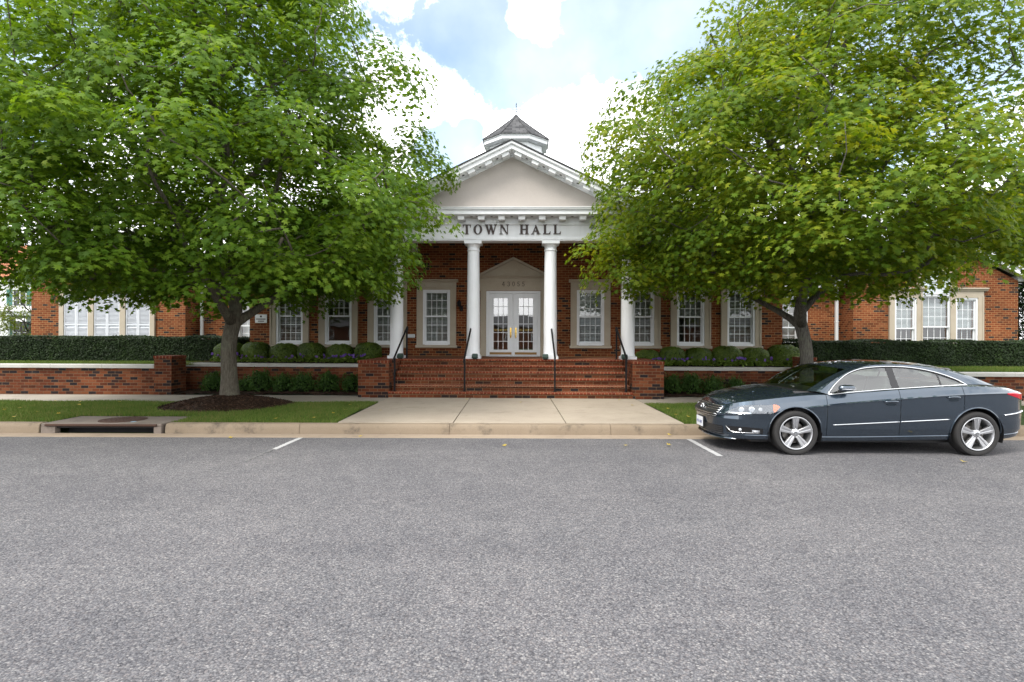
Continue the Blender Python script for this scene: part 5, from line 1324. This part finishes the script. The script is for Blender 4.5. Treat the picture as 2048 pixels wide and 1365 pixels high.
for s in (-1,1):
    m = MB(); patch(m, -.985, -.335, hl_lo, hl_hi, s, .004, 18, 5, 0); patch(m, -.333, -.238, hl_lo, hl_hi, s, .0042, 8, 4, 1)
    patch(m, -.95, -.43, lambda x: hl_lo(x)+.008, lambda x: hl_lo(x)+.026, s, .008, 12, 1, 2)
    for x, dz, r_h in ((-.78,.062,.042),(-.64,.070,.045),(-.52,.072,.030)):
        p = S(x, hl_lo(x)+dz, -.008); q = S(x, hl_lo(x)+dz, .5)-p; q /= np.linalg.norm(q)
        c_ = Vector((p[0], s*p[1], p[2])); nv = Vector((q[0], s*q[1], 0)).normalized(); tv = nv.cross(Vector((0,0,1))).normalized(); vs = []
        for k in range(16):
            w = 2*PI*k/16; vs.append(c_+nv*.016+(tv*math.cos(w)+Vector((0,0,1))*math.sin(w))*r_h)
        for k in range(16):
            w = 2*PI*k/16; vs.append(c_+nv*.028+(tv*math.cos(w)+Vector((0,0,1))*math.sin(w))*r_h*.72)
        m.add(vs, [(k,(k+1)%16,16+(k+1)%16,16+k) for k in range(16)]+[list(range(16,32))], 2)
    h_ = m.build('headlight', [plain('lamp_housing', (.10,.11,.125), .25, .6), amber, whitel], car, smooth=True)
    m = MB(); patch(m, -.985, -.238, hl_lo, hl_hi, s, .020 if False else .030, 22, 5); m.build('lens', lensg, h_, smooth='all')
    # fog lamp inset with chrome surround
    lo = lambda x: .305-.01*(x+.45); hi = lambda x: .405-.08*max(0,(x+.72))
    m = MB(); patch(m, -.985, -.47, lo, hi, s, .003, 14, 4, 0); fg = m.build('fog_lamp', [blackp], car, smooth=True)
    m = MB(); path = [S(-.985,.405,.010), S(-.93,.33,.010), S(-.86,.315,.010), S(-.66,.318,.010), S(-.49,.322,.010)]
    m.tube([(p[0], s*p[1], p[2]) for p in path], [.005,.006,.006,.005,.004], 6); m.build('chrome_surround', chrome, fg, smooth='all')
    m = MB(); p = S(-.80,.360,.006); m.sphere((p[0], s*p[1], p[2]), .024, 8); p = S(-.58,.343,.006)
    for k in range(3): 
        a_, b_ = S(-.63,.338+.011*k,.008), S(-.52,.334+.010*k,.008); m.tube([(a_[0],s*a_[1],a_[2]),(b_[0],s*b_[1],b_[2])], .004, 5)
    m.build('lamp', whitel, fg, smooth='all')
    # tail lamp and rear chrome
    m = MB(); patch(m, 3.17, 3.57, lambda x: .93-.28*(x-3.17) if x < 3.5 else .838, lambda x: min(.955, .95+.02*(x-3.2)), s, .006, 12, 4); m.build('tail_lamp', redl, car, smooth=True)
    m = MB(); pp_ = [S(x, .617+.11*(x-3.14), .008) for x in np.linspace(3.14,3.60,12)]; m.tube([(p[0], s*p[1], p[2]) for p in pp_], .009, 6); m.build('bumper_strip', chrome, car, smooth='all')
    # mirror
    m = MB(); prof = [(.0,.015),(.02,.058),(.08,.078),(.16,.076),(.21,.060),(.235,.02)]; vs = []
    for h, r_m in prof:
        for k in range(14):
            w = 2*PI*k/14; cy, cz = math.cos(w), math.sin(w); vs.append((.60+.075*(1-abs(h-.12)/.12)*0+(.05*cy if False else 0)+h*1.05, s*(.965+ .055*cy*(r_m/.076)), 1.022+.60*r_m*cz*1.05+.02*h))
    m.add(vs, [(i*14+k, i*14+(k+1)%14, (i+1)*14+(k+1)%14, (i+1)*14+k) for i in range(len(prof)-1) for k in range(14)]+[list(range(14))[::-1], [14*(len(prof)-1)+k for k in range(14)]])
    mr = m.build('wing_mirror', gloss if False else paint, car, smooth='all')
    m = MB(); m.tube([(.66,s*.845,.955),(.69,s*.90,.975),(.72,s*.945,.995)], [.030,.026,.03], 8); m.build('stalk', blackp, mr, smooth='all')
    m = MB(); m.tube([(.62,s*1.021,1.012),(.72,s*1.026,1.008),(.83,s*1.014,1.012)], [.003,.006,.003], 6); m.build('indicator', whitel, mr)
# grille: dark backing, slats, chrome frame
def nose(y, z, off):
    t_ = float(np.interp(abs(y), pxy[:900,1], tt[:900])); x = float(plan(t_)[0][0]); p = outp(t_, inset_at(x, z)-off, z); return (p[0], y if abs(y) < .02 else math.copysign(p[1], y), z)
def nosepatch(mb, y0, y1, z0, z1, off, n=24, mi=0, taper=0):
    for i in range(n):
        ya, yb = y0+(y1-y0)*i/n, y0+(y1-y0)*(i+1)/n
        for j in range(3):
            za, zb = z0+(z1-z0)*j/3, z0+(z1-z0)*(j+1)/3
            f = lambda y, z: nose(y*(1-taper*(1-(z-z0)/(z1-z0))), z, off)
            mb.add([f(ya,za), f(yb,za), f(yb,zb), f(ya,zb)], [(0,1,2,3)], mi)
m = MB(); nosepatch(m, -.575, .575, .545, .690, .004, taper=.12); gr = m.build('grille', blackp, car)
m = MB()
for z in (.572,.602,.632,.662): m.tube([nose(y*(1-.12*(1-(z-.545)/.145)), z, .012) for y in np.linspace(-.57,.57,25)], .0075, 5)
m.build('slats', chrome, gr, smooth='all')
m = MB()
fr_ = [nose(y, .693, .010) for y in np.linspace(-.585,.585,25)] + [nose(.55,.62,.012)] + [nose(y, .540, .010) for y in np.linspace(.515,-.515,25)] + [nose(-.55,.62,.012)]
m.tube(fr_, .008, 5, closed=True); m.build('chrome_frame', chrome, gr, smooth='all')
def emblem(mb, c, r_, ax, ay, an, th=.004):
    c, ax, ay, an = Vector(c), Vector(ax), Vector(ay), Vector(an)
    P_ = lambda x, y, h=0: c+ax*x*r_+ay*y*r_+an*h
    mb.tube([P_(math.cos(w), math.sin(w), .004) for w in np.linspace(0,2*PI,25)[:-1]], r_*.09, 6, closed=True)
    for seg in ([(-.33,.88),(0,.12)],[(0,.12),(.33,.88)],[(-.80,.50),(-.40,-.78)],[(-.40,-.78),(0,.0)],[(0,.0),(.40,-.78)],[(.40,-.78),(.80,.50)]):
        mb.tube([P_(*seg[0],.004), P_(*seg[1],.0042)], r_*.085, 5)
m = MB(); e0 = nose(0,.628,.022); emblem(m, e0, .068, (0,-1,0), (.12,0,1), (-1,0,0)); m.build('emblem', chrome, gr, smooth='all')
m = MB(); m.lathe([(.066,0),(.066,.006),(.001,.008)], (e0[0]+.006, 0, e0[2]), 20, axis='x'); m.build('emblem_disc', gloss, gr)
m = MB(); nosepatch(m, -.62, .62, .255, .395, .003, mi=0); 
for z in (.28,.31,.34,.37): m.tube([nose(y, z, .006) for y in np.linspace(-.6,.6,21)], .004, 4, 1)
m.build('lower_grille', [blackp, cabin], car)
m = MB(); nosepatch(m, -.74, .74, .190, .207, .030, n=30); m.tube([nose(y, .207, .024) for y in np.linspace(-.76,.76,31)], [.003]+[.011]*29+[.003], 6); m.build('lip', paint, car, smooth=True)
m = MB(); px_ = nose(0,.40,.02)[0]-.012; m.box(px_-.004,px_+.004,-.153,.153,.315,.470); pl = m.build('number_plate', platem, car, bevel=.003)
m = MB(); m.box(px_+.004,px_+.03,-.16,.16,.31,.475); m.build('plate_holder', blackp, pl)
def txt(body_, size, mat, parent, loc, rot):
    cu_ = bpy.data.curves.new('t', 'FONT'); cu_.body = body_; cu_.size = size; cu_.align_x = 'CENTER'; cu_.extrude = .001
    o = bpy.data.objects.new('t', cu_); col.objects.link(o); dg = bpy.context.evaluated_depsgraph_get(); me = bpy.data.meshes.new_from_object(o.evaluated_get(dg)); bpy.data.objects.remove(o)
    me.materials.clear(); me.materials.append(mat); q = bpy.data.objects.new('plate_number', me); col.objects.link(q); q.parent = parent; q.location = loc; q.rotation_euler = rot; return q
txt('VSF-1897', .068, plateb, pl, (px_-.006, 0, .362), (PI/2, 0, -PI/2))
# wheels
def wheel(x, s, steer=0.0):
    w = part_empty('wheel', car, (x, s*.800, .334), steer)
    m = MB(); m.lathe([(.252,-.085),(.262,-.108),(.290,-.118),(.318,-.110),(.330,-.092),(.334,-.06),(.3345,0),(.334,.06),(.330,.092),(.318,.110),(.290,.118),(.262,.108),(.252,.085),(.245,0),(.252,-.085)], n=56, axis='y', caps=False)
    for rr_ in (.05,.017,-.017,-.05): m.lathe([(.3352,rr_-.004),(.3352,rr_+.004)], n=56, axis='y', caps=False)
    m.build('tyre', rubber, w, smooth=True)
    o = s*.105; m = MB()
    m.lathe([(.250,o*1.00),(.252,o*1.02),(.243,o*1.06),(.232,o*1.02),(.222,o*.80),(.212,o*.30),(.215,-o*.8),(.248,-o)], n=56, axis='y', caps=False)
    for k in range(5):
        a = PI/2+2*PI*k/5
        for q in (-1,1):
            b = a+q*.13; ca, sa = math.cos(a), math.sin(a); ta = (-sa, ca)
            def V_(r_, tq, dp): return (ca*r_+ta[0]*tq, o*dp, sa*r_+ta[1]*tq)
            t0, t1, r0, r1 = q*.008, q*.018, .055, .232
            vs = [V_(r0,q*.006,.82), V_(r0,q*.028,.82), V_(r1,q*.052,.98), V_(r1,q*.013,.98), V_(r0,q*.006,.45), V_(r0,q*.030,.45), V_(r1,q*.056,.55), V_(r1,q*.010,.55)]
            m.add(vs, [(0,1,2,3),(7,6,5,4),(0,4,5,1),(1,5,6,2),(2,6,7,3),(3,7,4,0)])
            vs = [V_(r0,q*.0062,.70), V_(r1,q*.0132,.86), V_(r1,-q*.0001,.86), V_(r0,-q*.0001,.70)]
            m.add(vs, [(0,1,2,3)])
    m.lathe([(.001,o*.88),(.030,o*.88),(.034,o*.84),(.062,o*.80),(.068,o*.70),(.068,o*.3)], n=28, axis='y')
    m.build('rim', alloy, w, smooth=True, bevel=.003)
    m = MB()
    for k in range(5):
        a = PI/2+2*PI*(k+.5)/5; m.lathe([(.010,o*.80),(.010,o*.815),(.001,o*.816)], (.050*math.cos(a), 0, .050*math.sin(a)), 8, axis='y')
    m.build('wheel_nut', gloss, w)
    m = MB(); emblem(m, (0,o*.885,0), .024, (s*-1,0,0), (0,0,1), (0,s,0)); m.build('hub_emblem', plain('hub_grey', (.25,.26,.27), .3, .8) if 'hub_grey' not in bpy.data.materials else bpy.data.materials['hub_grey'], w)
    m = MB(); m.lathe([(.06,o*.02),(.165,o*.02),(.165,-o*.15),(.06,-o*.15)], n=32, axis='y'); m.obox((-.13,o*.1,.05), (0,1,0), (.36,0,.93), (.93,0,-.36), .045, .075, .035); m.build('brake_disc', disc, w)
for x, st in ((AX[0], R(0)), (AX[1], 0)):
    for s in (-1,1): wheel(x, s, st)
# cabin
m = MB(); m.box(.2,3.0,-.78,.78,.26,.34); m.box(.05,.42,-.74,.74,.6,.945); m.box(.40,.62,-.73,.73,.70,.925)
m.build('dashboard', cabin, car, bevel=.03)
def seat(x, y, w_, back=.62):
    m = MB(); m.box(x-.25,x+.25,y-w_,y+w_,.42,.58); m.obox((x+.34,y,.58+back*.42), (.97,0,-.24), (0,1,0), (.24,0,.97), .075, w_, back*.5); m.obox((x+.46,y,.60+back+.10), (.97,0,-.2), (0,1,0), (.2,0,.97), .05, w_*.5, .085)
    m.build('seat', seatm, car, bevel=.03)
seat(1.20,-.37,.25); seat(1.20,.37,.25); seat(2.10,-.36,.30,.52); seat(2.10,.36,.30,.52)
m = MB(); sw = [(.78+.05*math.cos(w)*.6, -.37+.18*math.sin(w), .90+.17*math.cos(w)) for w in np.linspace(0,2*PI,29)[:-1]]; m.tube(sw, .014, 6, closed=True); m.tube([(.62,-.37,.84),(.78,-.37,.90)], .03, 8); m.build('steering_wheel', cabin, car, smooth='all')
m = MB(); m.box(.74,.76,-.10,.10,1.235,1.29); m.build('rear_view_mirror', blackp, car, bevel=.01)
